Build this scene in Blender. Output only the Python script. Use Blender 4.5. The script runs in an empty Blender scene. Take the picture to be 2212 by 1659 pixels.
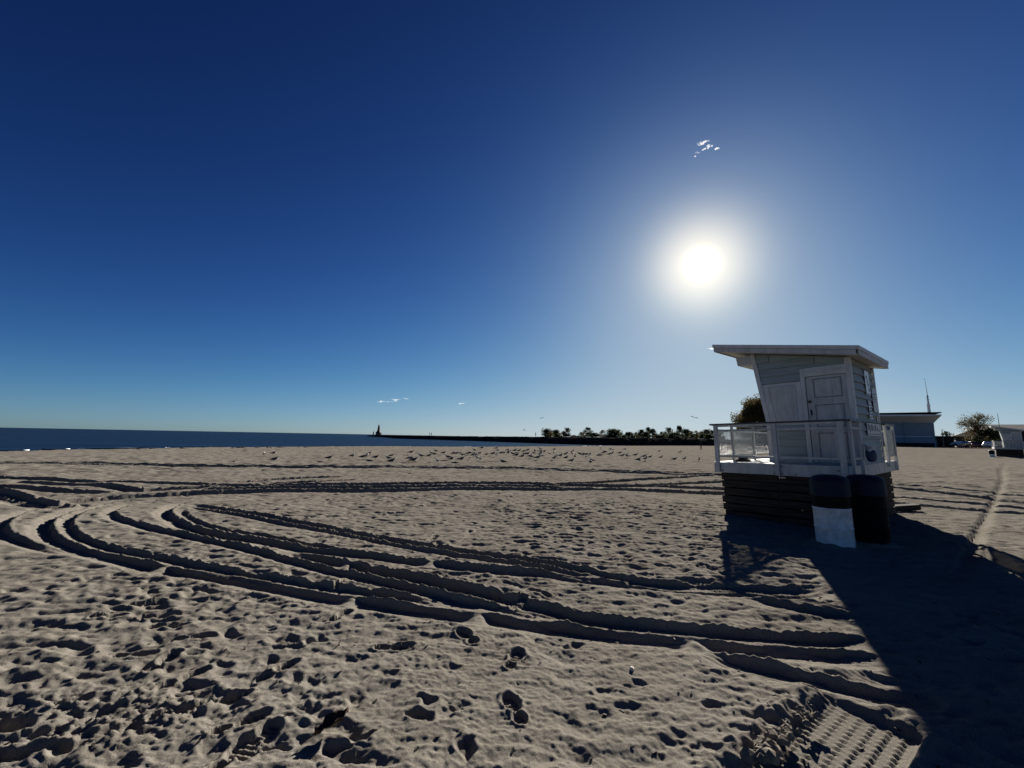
import bpy, bmesh, math, random
import numpy as np
from mathutils import Matrix, Vector

# ------------------------------------------------------------------ camera, sky, sun, exposure
SC = bpy.context.scene
COL = SC.collection
R_ = math.radians
CAM_H = 1.6
FPX, CX, CY = 890.0, 1106.0, 829.5            # photograph's focal length and centre, in its own pixels
PITCH, ROLL = R_(7.33), R_(1.077)
SUN_AZ, SUN_EL = R_(25.46), R_(21.9)
EXPOSURE = 1.25

cam_data = bpy.data.cameras.new('camera')
camera = bpy.data.objects.new('camera', cam_data)
COL.objects.link(camera)
cam_data.sensor_width = 36.0
cam_data.lens = 36.0 * FPX / 2212.0
cam_data.clip_start = 0.05
cam_data.clip_end = 20000.0
CAM_M = Matrix.Rotation(math.pi / 2 + PITCH, 4, 'X') @ Matrix.Rotation(ROLL, 4, 'Z')
camera.matrix_world = Matrix.Translation((0, 0, CAM_H)) @ CAM_M
SC.camera = camera

SC.view_settings.view_transform = 'Standard'
SC.view_settings.look = 'None'
SC.view_settings.gamma = 1.0
SC.view_settings.use_curve_mapping = False
SC.view_settings.exposure = EXPOSURE
SC.cycles.max_bounces = 6
SC.cycles.diffuse_bounces = 1
SC.cycles.transparent_max_bounces = 12

SUN_DIR = Vector((math.sin(SUN_AZ) * math.cos(SUN_EL), math.cos(SUN_AZ) * math.cos(SUN_EL), math.sin(SUN_EL)))
sun_data = bpy.data.lights.new('sun', 'SUN')
sun_data.energy = 5.0
sun_data.angle = R_(0.53)
sun_data.color = (1.0, 0.94, 0.85)
sun = bpy.data.objects.new('sun', sun_data)
COL.objects.link(sun)
sun.rotation_euler = (-SUN_DIR).to_track_quat('-Z', 'Y').to_euler()
sun.location = (0, 0, 60)

world = bpy.data.worlds.new('World')
SC.world = world
world.use_nodes = True
wn, wl = world.node_tree.nodes, world.node_tree.links
bg = wn['Background']
sky = wn.new('ShaderNodeTexSky')
sky.sky_type = 'NISHITA'
sky.sun_disc = False
sky.sun_elevation = SUN_EL
sky.sun_rotation = SUN_AZ
sky.air_density, sky.dust_density, sky.ozone_density, sky.altitude = 0.6, 0.3, 4.0, 0.0


def wmath(op, a, b=None, c=None):
    n = wn.new('ShaderNodeMath')
    n.operation = op
    for i, v in enumerate((a, b, c)):
        if v is None:
            continue
        if isinstance(v, (int, float)):
            n.inputs[i].default_value = v
        else:
            wl.new(v, n.inputs[i])
    return n.outputs[0]


def wvec(op, a, b):
    n = wn.new('ShaderNodeVectorMath')
    n.operation = op
    for i, v in enumerate((a, b)):
        if isinstance(v, (tuple, list, Vector)):
            n.inputs[i].default_value = v
        else:
            wl.new(v, n.inputs[i])
    return n


EXI = 10.0 / (2.0 ** EXPOSURE)
pre = wvec('MULTIPLY', sky.outputs[0], (0.1, 0.1, 0.1)).outputs[0]
gam = wn.new('ShaderNodeGamma')
gam.inputs[1].default_value = 1.9
wl.new(pre, gam.inputs[0])
# soft shoulder, as the bright air near the horizon never burns out in the photograph
den = wvec('ADD', wvec('MULTIPLY', gam.outputs[0], (3.0, 3.0, 3.0)).outputs[0], (1.0, 1.0, 1.0)).outputs[0]
shoulder = wvec('DIVIDE', gam.outputs[0], den).outputs[0]
skycol = wvec('MULTIPLY', shoulder, (1.72 * EXI, 2.06 * EXI, 2.28 * EXI)).outputs[0]
# the sun itself and the bright air round it, by direction from the sun
tc = wn.new('ShaderNodeTexCoord')
dotn = wvec('DOT_PRODUCT', tc.outputs['Generated'], SUN_DIR).outputs['Value']
ang = wmath('ARCCOSINE', wmath('MINIMUM', dotn, 1.0))
q = wmath('DIVIDE', ang, R_(5.0))
aur = wmath('MULTIPLY', wmath('EXPONENT', wmath('MULTIPLY', wmath('MULTIPLY', q, q), -1.0)), 0.82)
q2 = wmath('DIVIDE', ang, R_(1.5))
disc = wmath('MULTIPLY', wmath('EXPONENT', wmath('MULTIPLY', wmath('POWER', q2, 3.0), -1.0)), 3.0)
sunsum = wmath('MULTIPLY', wmath('ADD', aur, disc), EXI)
glow = wn.new('ShaderNodeVectorMath')
glow.operation = 'SCALE'
glow.inputs[0].default_value = (1.0, 0.82, 0.52)
wl.new(sunsum, glow.inputs['Scale'])
total = wvec('ADD', skycol, glow.outputs[0]).outputs[0]
wl.new(total, bg.inputs[0])
bg.inputs[1].default_value = 0.1

# ------------------------------------------------------------------ helpers
CAM_R = np.array(CAM_M.to_3x3())               # camera axes in the world


def ray(px, py):
    d = CAM_R @ np.array([(px - CX) / FPX, -(py - CY) / FPX, -1.0])
    return d


def ground_at(px, py, z=0.0):
    """ground point that the photograph shows at a pixel, for a ground height z"""
    d = ray(px, py)
    t = (z - CAM_H) / d[2]
    return (d[0] * t, d[1] * t)


def at_depth(px, py, dist):
    """point seen at a pixel at a given distance along +Y"""
    d = ray(px, py)
    t = dist / d[1]
    return Vector((d[0] * t, d[1] * t, CAM_H + d[2] * t))


def tag(o, label=None, cat=None, group=None, kind=None):
    if label: o['label'] = label
    if cat: o['category'] = cat
    if group: o['group'] = group
    if kind: o['kind'] = kind
    return o


def empty(name, loc=(0, 0, 0), rz=0.0):
    o = bpy.data.objects.new(name, None)
    o.empty_display_size = 0.2
    COL.objects.link(o)
    o.location = loc
    o.rotation_euler = (0, 0, rz)
    return o


class MB:
    """collects shapes, builds one mesh object"""
    def __init__(self):
        self.v, self.f, self.m = [], [], []

    def add(self, vs, fs, mi=0):
        b = len(self.v)
        self.v += [tuple(p) for p in vs]
        self.f += [tuple(i + b for i in f) for f in fs]
        self.m += [mi] * len(fs)
        return self

    def box(self, x0, x1, y0, y1, z0, z1, mi=0):
        vs = [(x0, y0, z0), (x1, y0, z0), (x1, y1, z0), (x0, y1, z0), (x0, y0, z1), (x1, y0, z1), (x1, y1, z1), (x0, y1, z1)]
        return self.add(vs, [(0, 3, 2, 1), (4, 5, 6, 7), (0, 1, 5, 4), (1, 2, 6, 5), (2, 3, 7, 6), (3, 0, 4, 7)], mi)

    def bar(self, p, q_, w, h=None, mi=0):
        """square bar between two points"""
        p, q_ = Vector(p), Vector(q_)
        d = (q_ - p).normalized()
        up = Vector((0, 0, 1)) if abs(d.z) < 0.95 else Vector((0, 1, 0))
        a = d.cross(up).normalized()
        b = a.cross(d).normalized()
        h = w if h is None else h
        vs = []
        for c in (p, q_):
            for sa, sb in ((-1, -1), (1, -1), (1, 1), (-1, 1)):
                vs.append(c + a * (sa * w / 2) + b * (sb * h / 2))
        return self.add(vs, [(0, 1, 2, 3), (7, 6, 5, 4), (0, 4, 5, 1), (1, 5, 6, 2), (2, 6, 7, 3), (3, 7, 4, 0)], mi)

    def tube(self, pts, radii, seg=10, mi=0, cap=True):
        """loft of circles along a path"""
        pts = [Vector(p) for p in pts]
        n = len(pts)
        if not isinstance(radii, (list, tuple)): radii = [radii] * n
        vs = []
        prev = None
        for i, p in enumerate(pts):
            d = (pts[min(i + 1, n - 1)] - pts[max(i - 1, 0)]).normalized()
            if prev is None:
                a = d.cross(Vector((0, 0, 1)) if abs(d.z) < 0.9 else Vector((0, 1, 0))).normalized()
            else:
                a = (prev - d * prev.dot(d)).normalized()
            prev = a
            b = d.cross(a)
            for k in range(seg):
                t = 2 * math.pi * k / seg
                vs.append(p + (a * math.cos(t) + b * math.sin(t)) * radii[i])
        fs = []
        for i in range(n - 1):
            for k in range(seg):
                k2 = (k + 1) % seg
                fs.append((i * seg + k, i * seg + k2, (i + 1) * seg + k2, (i + 1) * seg + k))
        if cap:
            fs.append(tuple(range(seg - 1, -1, -1)))
            fs.append(tuple((n - 1) * seg + k for k in range(seg)))
        return self.add(vs, fs, mi)

    def lathe(self, prof, seg=32, c=(0, 0), mi=0, mfun=None):
        """profile of (radius, z) turned round the vertical axis"""
        vs = []
        for r, z in prof:
            for k in range(seg):
                t = 2 * math.pi * k / seg
                vs.append((c[0] + r * math.cos(t), c[1] + r * math.sin(t), z))
        b = len(self.v)
        fs = []
        ms = []
        for i in range(len(prof) - 1):
            for k in range(seg):
                k2 = (k + 1) % seg
                fs.append((i * seg + k, i * seg + k2, (i + 1) * seg + k2, (i + 1) * seg + k))
        self.add(vs, fs, mi)
        return self

    def prism(self, poly, y0, y1, mi=0):
        """polygon in x,z extruded along y"""
        n = len(poly)
        vs = [(x, y0, z) for x, z in poly] + [(x, y1, z) for x, z in poly]
        fs = [tuple(range(n)), tuple(range(2 * n - 1, n - 1, -1))]
        for i in range(n):
            j = (i + 1) % n
            fs.append((i, i + n, j + n, j))
        return self.add(vs, fs, mi)

    def build(self, name, mats, parent=None, smooth=False, bevel=0.0):
        me = bpy.data.meshes.new(name)
        me.from_pydata(self.v, [], self.f)
        if not isinstance(mats, (list, tuple)): mats = [mats]
        for m in mats: me.materials.append(m)
        if len(mats) > 1:
            me.polygons.foreach_set('material_index', self.m)
        bm = bmesh.new()
        bm.from_mesh(me)
        bmesh.ops.recalc_face_normals(bm, faces=bm.faces)
        if bevel > 0:
            bmesh.ops.bevel(bm, geom=[e for e in bm.edges if e.is_manifold and e.calc_face_angle(0) > 0.6], offset=bevel, segments=1, affect='EDGES')
        bm.to_mesh(me)
        bm.free()
        if smooth:
            me.polygons.foreach_set('use_smooth', [True] * len(me.polygons))
        me.update()
        o = bpy.data.objects.new(name, me)
        COL.objects.link(o)
        if parent is not None: o.parent = parent
        return o


def copy_tree(o, parent=None):
    c = o.copy()
    COL.objects.link(c)
    c.parent = parent
    for ch in list(o.children):
        copy_tree(ch, c)
    return c


def material(name, col, rough=0.7, spec=0.3, var=0.15, vscale=6.0, bump=0.0, bscale=80.0, metallic=0.0, stretch=None,
             col2=None, translucent=0.0, coords='Object'):
    m = bpy.data.materials.new(name)
    m.use_nodes = True
    n, l = m.node_tree.nodes, m.node_tree.links
    b = n['Principled BSDF']
    b.inputs['Roughness'].default_value = rough
    b.inputs['Specular IOR Level'].default_value = spec
    b.inputs['Metallic'].default_value = metallic
    t = n.new('ShaderNodeTexCoord')
    src = t.outputs[coords]
    if stretch:
        mp = n.new('ShaderNodeMapping')
        mp.inputs['Scale'].default_value = stretch
        l.new(src, mp.inputs[0])
        src = mp.outputs[0]
    nz = n.new('ShaderNodeTexNoise')
    nz.inputs['Scale'].default_value = vscale
    nz.inputs['Detail'].default_value = 6.0
    nz.inputs['Roughness'].default_value = 0.65
    l.new(src, nz.inputs['Vector'])
    rp = n.new('ShaderNodeValToRGB')
    c2 = col2 if col2 else tuple(min(1.0, c * (1 + var)) for c in col)
    c1 = col if col2 else tuple(c * (1 - var) for c in col)
    rp.color_ramp.elements[0].position = 0.35
    rp.color_ramp.elements[1].position = 0.65
    rp.color_ramp.elements[0].color = (*c1, 1)
    rp.color_ramp.elements[1].color = (*c2, 1)
    l.new(nz.outputs['Fac'], rp.inputs[0])
    l.new(rp.outputs[0], b.inputs['Base Color'])
    if bump > 0:
        nb = n.new('ShaderNodeTexNoise')
        nb.inputs['Scale'].default_value = bscale
        nb.inputs['Detail'].default_value = 5.0
        l.new(src, nb.inputs['Vector'])
        bp = n.new('ShaderNodeBump')
        bp.inputs['Strength'].default_value = 0.6
        bp.inputs['Distance'].default_value = bump
        l.new(nb.outputs['Fac'], bp.inputs['Height'])
        l.new(bp.outputs[0], b.inputs['Normal'])
    if translucent > 0:
        tr = n.new('ShaderNodeBsdfTranslucent')
        l.new(rp.outputs[0], tr.inputs[0])
        mx = n.new('ShaderNodeMixShader')
        mx.inputs[0].default_value = translucent
        l.new(b.outputs[0], mx.inputs[1])
        l.new(tr.outputs[0], mx.inputs[2])
        l.new(mx.outputs[0], n['Material Output'].inputs['Surface'])
    return m


M = {}
M['white'] = material('white_paint', (0.36, 0.352, 0.33), 0.6, 0.3, 0.09, 9.0, 0.0015, 60, stretch=(1, 1, 0.22), col2=(0.51, 0.51, 0.50))
M['siding'] = material('pale_green_siding', (0.27, 0.31, 0.305), 0.6, 0.3, 0.10, 4.0, 0.002, 50, stretch=(0.4, 0.4, 3))
M['trim'] = material('white_trim', (0.44, 0.43, 0.41), 0.55, 0.3, 0.06, 11.0, stretch=(1, 1, 0.3), col2=(0.57, 0.57, 0.56))
M['groove_shade'] = material('shade_grey_moulding', (0.22, 0.22, 0.22), 0.7, 0.2, 0.15, 9.0)  # darker grey paints the groove shade round the door panels
M['dark_wood'] = material('weathered_wood', (0.022, 0.018, 0.015), 0.9, 0.1, 0.5, 7.0, 0.004, 30, stretch=(0.35, 0.35, 4), col2=(0.062, 0.051, 0.042))
M['black'] = material('black_rubber', (0.012, 0.012, 0.013), 0.6, 0.3, 0.3, 8)
M['dark_cap'] = material('dark_handrail', (0.045, 0.045, 0.05), 0.45, 0.4, 0.3, 8)
M['steel'] = material('galvanised_steel', (0.35, 0.35, 0.36), 0.4, 0.5, 0.15, 12, metallic=0.8)
M['brass'] = material('tarnished_brass', (0.10, 0.085, 0.06), 0.35, 0.5, 0.2, 12, metallic=0.9)
M['sign'] = material('white_sign', (0.80, 0.80, 0.79), 0.4, 0.4, 0.05, 20)
M['ink'] = material('dark_print', (0.06, 0.06, 0.07), 0.5, 0.3, 0.1, 20)
M['sign_grey'] = material('grey_sign', (0.45, 0.45, 0.45), 0.45, 0.4, 0.08, 20)
M['bin_white'] = material('drum_white_paint', (0.46, 0.46, 0.46), 0.45, 0.4, 0.07, 9, 0.002, 25, col2=(0.68, 0.69, 0.70))
M['bin_dark'] = material('drum_dark_paint', (0.008, 0.007, 0.0065), 0.7, 0.1, 0.4, 12, 0.002, 25)
M['bin_black'] = material('drum_black_paint', (0.003, 0.003, 0.0035), 0.7, 0.1, 0.4, 12, 0.002, 25)
M['lid_blue'] = material('navy_plastic_lid', (0.006, 0.011, 0.024), 0.6, 0.2, 0.2, 10)
M['bag_blue'] = material('blue_bag', (0.02, 0.04, 0.09), 0.55, 0.3, 0.2, 10)
M['mesh'] = None
M['stone'] = material('dark_rock', (0.022, 0.021, 0.020), 1.0, 0.0, 0.45, 0.6, 0.05, 1.5)
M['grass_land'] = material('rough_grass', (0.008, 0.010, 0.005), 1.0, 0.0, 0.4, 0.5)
M['bark'] = material('bark', (0.05, 0.04, 0.03), 0.9, 0.1, 0.3, 3)
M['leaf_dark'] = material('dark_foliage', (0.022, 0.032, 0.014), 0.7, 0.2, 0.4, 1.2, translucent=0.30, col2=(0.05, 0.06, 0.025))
M['leaf_rust'] = material('autumn_foliage', (0.055, 0.055, 0.02), 0.7, 0.2, 0.4, 0.7, translucent=0.4, col2=(0.105, 0.068, 0.026))
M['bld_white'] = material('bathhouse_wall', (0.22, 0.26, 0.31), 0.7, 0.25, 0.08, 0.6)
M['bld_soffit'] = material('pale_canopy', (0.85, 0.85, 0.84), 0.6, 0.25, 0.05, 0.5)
M['bld_roof'] = material('dark_roof', (0.018, 0.02, 0.022), 0.8, 0.2, 0.2, 0.8)
M['bld_brown'] = material('brown_wall', (0.045, 0.036, 0.028), 0.85, 0.2, 0.2, 0.8)
M['bld_green'] = material('dark_green_wall', (0.018, 0.022, 0.020), 0.85, 0.2, 0.2, 0.8)
M['glass'] = material('dark_glass', (0.02, 0.022, 0.025), 0.06, 0.6, 0.1, 3)
M['car_paint'] = material('dark_car_paint', (0.03, 0.032, 0.036), 0.25, 0.6, 0.1, 3)
M['car_red'] = material('maroon_car_paint', (0.10, 0.03, 0.03), 0.25, 0.6, 0.1, 3)
M['car_silver'] = material('grey_car_paint', (0.30, 0.31, 0.32), 0.25, 0.6, 0.1, 3)
M['headlamp_and_glint'] = material('lamp_glass_and_glint', (0.85, 0.85, 0.85), 0.08, 0.8, 0.02, 3)  # headlight glass; on windscreens its near-white colour is a painted glint
M['mast'] = material('mast_white', (0.62, 0.62, 0.62), 0.5, 0.3, 0.1, 2)
M['mast_dark'] = material('mast_steel', (0.12, 0.12, 0.13), 0.5, 0.4, 0.1, 2)
M['lighthouse'] = material('lighthouse_red', (0.035, 0.018, 0.017), 0.6, 0.3, 0.15, 0.6)
M['gull_white'] = material('gull_white_plumage', (0.66, 0.66, 0.64), 0.8, 0.1, 0.05, 30)
M['gull_grey'] = material('gull_grey_plumage', (0.055, 0.058, 0.064), 0.8, 0.1, 0.1, 30)
M['gull_black'] = material('gull_dark_feather', (0.02, 0.02, 0.022), 0.8, 0.1, 0.1, 30)
M['gull_yellow'] = material('gull_legs', (0.45, 0.28, 0.06), 0.6, 0.2, 0.1, 30)
M['cloth_dark'] = material('dark_clothing', (0.02, 0.02, 0.025), 0.9, 0.1, 0.2, 8)
M['skin'] = material('skin', (0.45, 0.28, 0.2), 0.6, 0.3, 0.05, 8)
M['leaf_dry'] = material('dry_leaf', (0.045, 0.022, 0.012), 0.6, 0.3, 0.4, 20, translucent=0.15)
M['shell'] = material('shell', (0.7, 0.55, 0.45), 0.4, 0.4, 0.2, 40)
M['wrack'] = material('wet_weed', (0.018, 0.016, 0.012), 0.8, 0.3, 0.4, 8)


def mesh_screen_material():
    """fine wire mesh: rods of an open grid, see-through between them"""
    m = bpy.data.materials.new('wire_screen')
    m.use_nodes = True
    n, l = m.node_tree.nodes, m.node_tree.links
    b = n['Principled BSDF']
    b.inputs['Base Color'].default_value = (0.40, 0.40, 0.38, 1)
    b.inputs['Roughness'].default_value = 0.6
    t = n.new('ShaderNodeBsdfTransparent')
    mx = n.new('ShaderNodeMixShader')
    mx.inputs[0].default_value = 0.38
    l.new(t.outputs[0], mx.inputs[1])
    l.new(b.outputs[0], mx.inputs[2])
    l.new(mx.outputs[0], n['Material Output'].inputs['Surface'])
    return m


M['mesh'] = mesh_screen_material()

# ------------------------------------------------------------------ the beach
def hash2(ix, iy, seed):
    h = (ix.astype(np.int64) * 374761393 + iy.astype(np.int64) * 668265263 + seed * 1442695041) & 0xffffffff
    h = ((h ^ (h >> 13)) * 1274126177) & 0xffffffff
    return ((h ^ (h >> 16)) & 0xffff).astype(np.float32) * (2 * np.pi / 65536.0)


def gnoise(x, y, seed=0):
    """gradient noise, about -0.7..0.7"""
    ix, iy = np.floor(x), np.floor(y)
    fx, fy = (x - ix).astype(np.float32), (y - iy).astype(np.float32)
    ix, iy = ix.astype(np.int32), iy.astype(np.int32)
    u = fx * fx * fx * (fx * (fx * 6 - 15) + 10)
    v = fy * fy * fy * (fy * (fy * 6 - 15) + 10)
    def g(dx, dy):
        a = hash2(ix + dx, iy + dy, seed)
        return np.cos(a) * (fx - dx) + np.sin(a) * (fy - dy)
    n00, n10, n01, n11 = g(0, 0), g(1, 0), g(0, 1), g(1, 1)
    return (n00 * (1 - u) + n10 * u) * (1 - v) + (n01 * (1 - u) + n11 * u) * v


def sstep(a, b, x):
    t = np.clip((x - a) / (b - a), 0, 1)
    return t * t * (3 - 2 * t)


WATER_Z = -0.25
SHORE = [(-200, -4000), (-60, -400), (-46, -60), (-41.5, 0), (-39, 31.6), (-35, 44.4), (-21.5, 61.4), (-8.2, 68.6), (9.4, 89), (22, 103), (40, 122), (75, 152), (200, 300), (1500, 4000)]


def shore_distance(X, Y):
    """signed distance to the water's edge, positive on land"""
    best = np.full(X.shape, 1e9)
    sgn = np.ones(X.shape)
    for (ax, ay), (bx, by) in zip(SHORE[:-1], SHORE[1:]):
        dx, dy = bx - ax, by - ay
        L2 = dx * dx + dy * dy
        t = np.clip(((X - ax) * dx + (Y - ay) * dy) / L2, 0, 1)
        d = np.hypot(X - ax - t * dx, Y - ay - t * dy)
        cr = (Y - ay) * dx - (X - ax) * dy       # >0 left of the edge = water
        m = d < best
        best = np.where(m, d, best)
        sgn = np.where(m, np.where(cr > 0, -1.0, 1.0), sgn)
    return best * sgn


def base_height(X, Y):
    s = shore_distance(X, Y) + 0.5 * gnoise(X / 5.0, Y / 5.0, 7)
    z = np.where(s > 0, WATER_Z + 0.25 * sstep(-0.5, 7.0, s), WATER_Z + np.maximum(s * 0.05, -3.0))
    qd = X * 0.643 + Y * 0.766
    z = z + 1.1 * sstep(62, 118, qd) * sstep(15, 45, s)
    return z


def z_at(x, y):
    return float(base_height(np.array([float(x)]), np.array([float(y)]))[0])


AZ = np.concatenate([np.radians(np.arange(-180, -66, 3.0)), np.arange(-R_(66), R_(66), 0.00305), np.radians(np.arange(66.2, 180, 3.0)), [np.pi]])
rr = [0.25, 0.6, 1.0, 1.4, 1.7]
while rr[-1] < 26: rr.append(rr[-1] * 1.0033)
while rr[-1] < 75: rr.append(rr[-1] * 1.006)
while rr[-1] < 6000: rr.append(rr[-1] * 1.06)
RR = np.array(rr)
GA, GR = np.meshgrid(AZ, RR)
GX, GY = GR * np.sin(GA), GR * np.cos(GA)
HB = base_height(GX, GY)
DETAIL = sstep(70, 35, GR) * sstep(-0.5, 2.5, HB - WATER_Z + 2.3)   # little relief far off
DRY = sstep(WATER_Z + 0.02, WATER_Z + 0.2, HB)

# weathered, wind-softened sand
wx = GX + 0.10 * gnoise(GX / 0.5, GY / 0.5, 51)
wy = GY + 0.10 * gnoise(GX / 0.5, GY / 0.5, 52)
low = 0.05 * gnoise(GX / 3.1, GY / 3.1, 1) + 0.022 * gnoise(GX / 1.1, GY / 1.1, 2)
n_a = gnoise(wx / 0.46, wy / 0.24, 3)
n_b = gnoise(wx / 0.25, wy / 0.12, 4)
n_c = gnoise(GX / 0.085, GY / 0.065, 5)
rough_mask = 0.75 + 0.6 * gnoise(GX / 2.3, GY / 2.3, 6)
cxr, cyr = ground_at(1385, 1118)
rough_mask = rough_mask + 0.6 * np.exp(-(((GX - cxr) / 3.0) ** 2 + ((GY - cyr) / 2.0) ** 2))
smooth_x, smooth_y = ground_at(1300, 1560)
rough_mask = rough_mask - 0.35 * np.exp(-(((GX - smooth_x) / 1.6) ** 2 + ((GY - smooth_y) / 0.7) ** 2))
rough_mask = np.clip(rough_mask, 0.25, 2.2)
n_d = gnoise(wx / 0.13, wy / 0.085, 9)
micro = (1.30 + 0.45 * sstep(8, 5, GR)) * rough_mask * (0.044 * (0.32 - np.abs(n_a)) + 0.026 * (0.3 - np.abs(n_b)) + 0.014 * n_b + 0.013 * (0.3 - np.abs(n_d)) + 0.008 * n_c)
micro += 0.0050 * gnoise(GX / 0.035, GY / 0.03, 8) * sstep(9, 5, GR) + 0.0035 * gnoise(GX / 0.021, GY / 0.021, 12) * sstep(6, 4, GR) + 0.010 * (0.25 - np.abs(gnoise(wx / 0.07, wy / 0.05, 10))) * sstep(10, 6, GR)
H = HB + (low + micro) * DETAIL * DRY
HSM = HB + low * DETAIL * DRY
# far sand: faint long drifts and lanes
far = sstep(13, 24, GR) * sstep(140, 80, GR) * DRY
H += far * (0.03 * gnoise(GX / 1.6, GY / 0.7, 81) + 0.07 * np.maximum(gnoise(GX / 9.0, GY / 0.55, 82), 0.12) + 0.075 * np.maximum(gnoise(GX / 0.8, GY / 0.6, 83), 0.1) + 0.05 * gnoise(GX / 0.45, GY / 0.4, 84))


def window(x, y, w):
    r, a = math.hypot(x, y), math.atan2(x, y)
    i0, i1 = np.searchsorted(RR, r - w), np.searchsorted(RR, r + w)
    da = w / max(r, 0.3)
    j0, j1 = np.searchsorted(AZ, a - da), np.searchsorted(AZ, a + da)
    return slice(i0, i1), slice(j0, j1)


RNG = np.random.RandomState(5)


def pit(x, y, ra, rb, th, depth, rim=0.35, hard=2.0):
    """an old footprint: an oval hollow with a soft rim"""
    si, sj = window(x, y, max(ra, rb) * 2.2)
    X, Y = GX[si, sj] - x, GY[si, sj] - y
    if X.size == 0: return
    c, s = math.cos(th), math.sin(th)
    X = X + 0.055 * gnoise(GX[si, sj] / 0.08, GY[si, sj] / 0.08, 91)
    Y = Y + 0.055 * gnoise(GX[si, sj] / 0.08, GY[si, sj] / 0.08, 92)
    u, v = (X * c + Y * s) / ra, (-X * s + Y * c) / rb
    d = np.hypot(u, v)
    H[si, sj] += -depth * np.exp(-d ** (2 * hard)) + depth * rim * np.exp(-((d - 1.35) / 0.38) ** 2)


def shoe(x, y, th, depth=0.026, L=0.29):
    """crisp shoe print: sole and heel with cleats"""
    si, sj = window(x, y, 0.26)
    X, Y = GX[si, sj] - x, GY[si, sj] - y
    if X.size == 0: return
    c, s = math.cos(th), math.sin(th)
    u, v = X * c + Y * s, -X * s + Y * c             # u along the foot
    wd = np.where(u > 0, 0.05 - 0.06 * (u - 0.05) ** 2 / 0.02, 0.038 + 0.0 * u)
    d1 = np.hypot((u - 0.065) / 0.085, v / 0.052)
    d2 = np.hypot((u + 0.085) / 0.055, v / 0.040)
    m = np.maximum(1 - sstep(0.85, 1.08, d1), 1 - sstep(0.85, 1.08, d2))
    tread = 0.006 * np.sign(np.sin(u * 2 * np.pi / 0.034))
    H[si, sj] = H[si, sj] * (1 - m) + (HSM[si, sj] - depth + tread) * m + 0.012 * np.exp(-((np.minimum(d1, d2) - 1.25) / 0.22) ** 2)


# countless old footprints
for k in range(3800):
    r = 1.9 + 26 * RNG.rand() ** 0.75
    a = R_(-62 + 122 * RNG.rand())
    x, y = r * math.sin(a), r * math.cos(a)
    sc_ = 0.7 + 0.6 * RNG.rand()
    pit(x, y, 0.085 * sc_, 0.050 * sc_, RNG.rand() * math.pi, (0.006 + 0.030 * RNG.rand() ** 2.5) * sc_ * (0.5 if r < 5 else 1.0), 0.15 + 0.25 * RNG.rand(), 0.9 + 0.9 * RNG.rand())
for px, py, n in [(350, 1300, 34), (250, 1450, 12), (600, 1560, 8), (150, 1600, 4), (420, 1500, 6), (800, 1420, 8)]:
    gx, gy = ground_at(px, py)
    for k in range(n):
        x, y = gx + RNG.randn() * 0.75, gy + RNG.randn() * 0.45
        pit(x, y, 0.085 * (0.7 + 0.5 * RNG.rand()), 0.048, RNG.rand() * 3.14, 0.008 + 0.017 * RNG.rand(), 0.25, 1.3)


def curve_points(pix, step=0.07, z=0.0):
    P = [np.array(ground_at(px, py, z)) for px, py in pix]
    P = [2 * P[0] - P[1]] + P + [2 * P[-1] - P[-2]]
    out = []
    for i in range(1, len(P) - 2):
        n = max(2, int(np.hypot(*(P[i + 1] - P[i])) / step))
        for k in range(n):
            t = k / n
            p0, p1, p2, p3 = P[i - 1], P[i], P[i + 1], P[i + 2]
            out.append(0.5 * ((2 * p1) + (-p0 + p2) * t + (2 * p0 - 5 * p1 + 4 * p2 - p3) * t * t + (-p0 + 3 * p1 - 3 * p2 + p3) * t ** 3))
    out.append(P[-2])
    return np.array(out)


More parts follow.
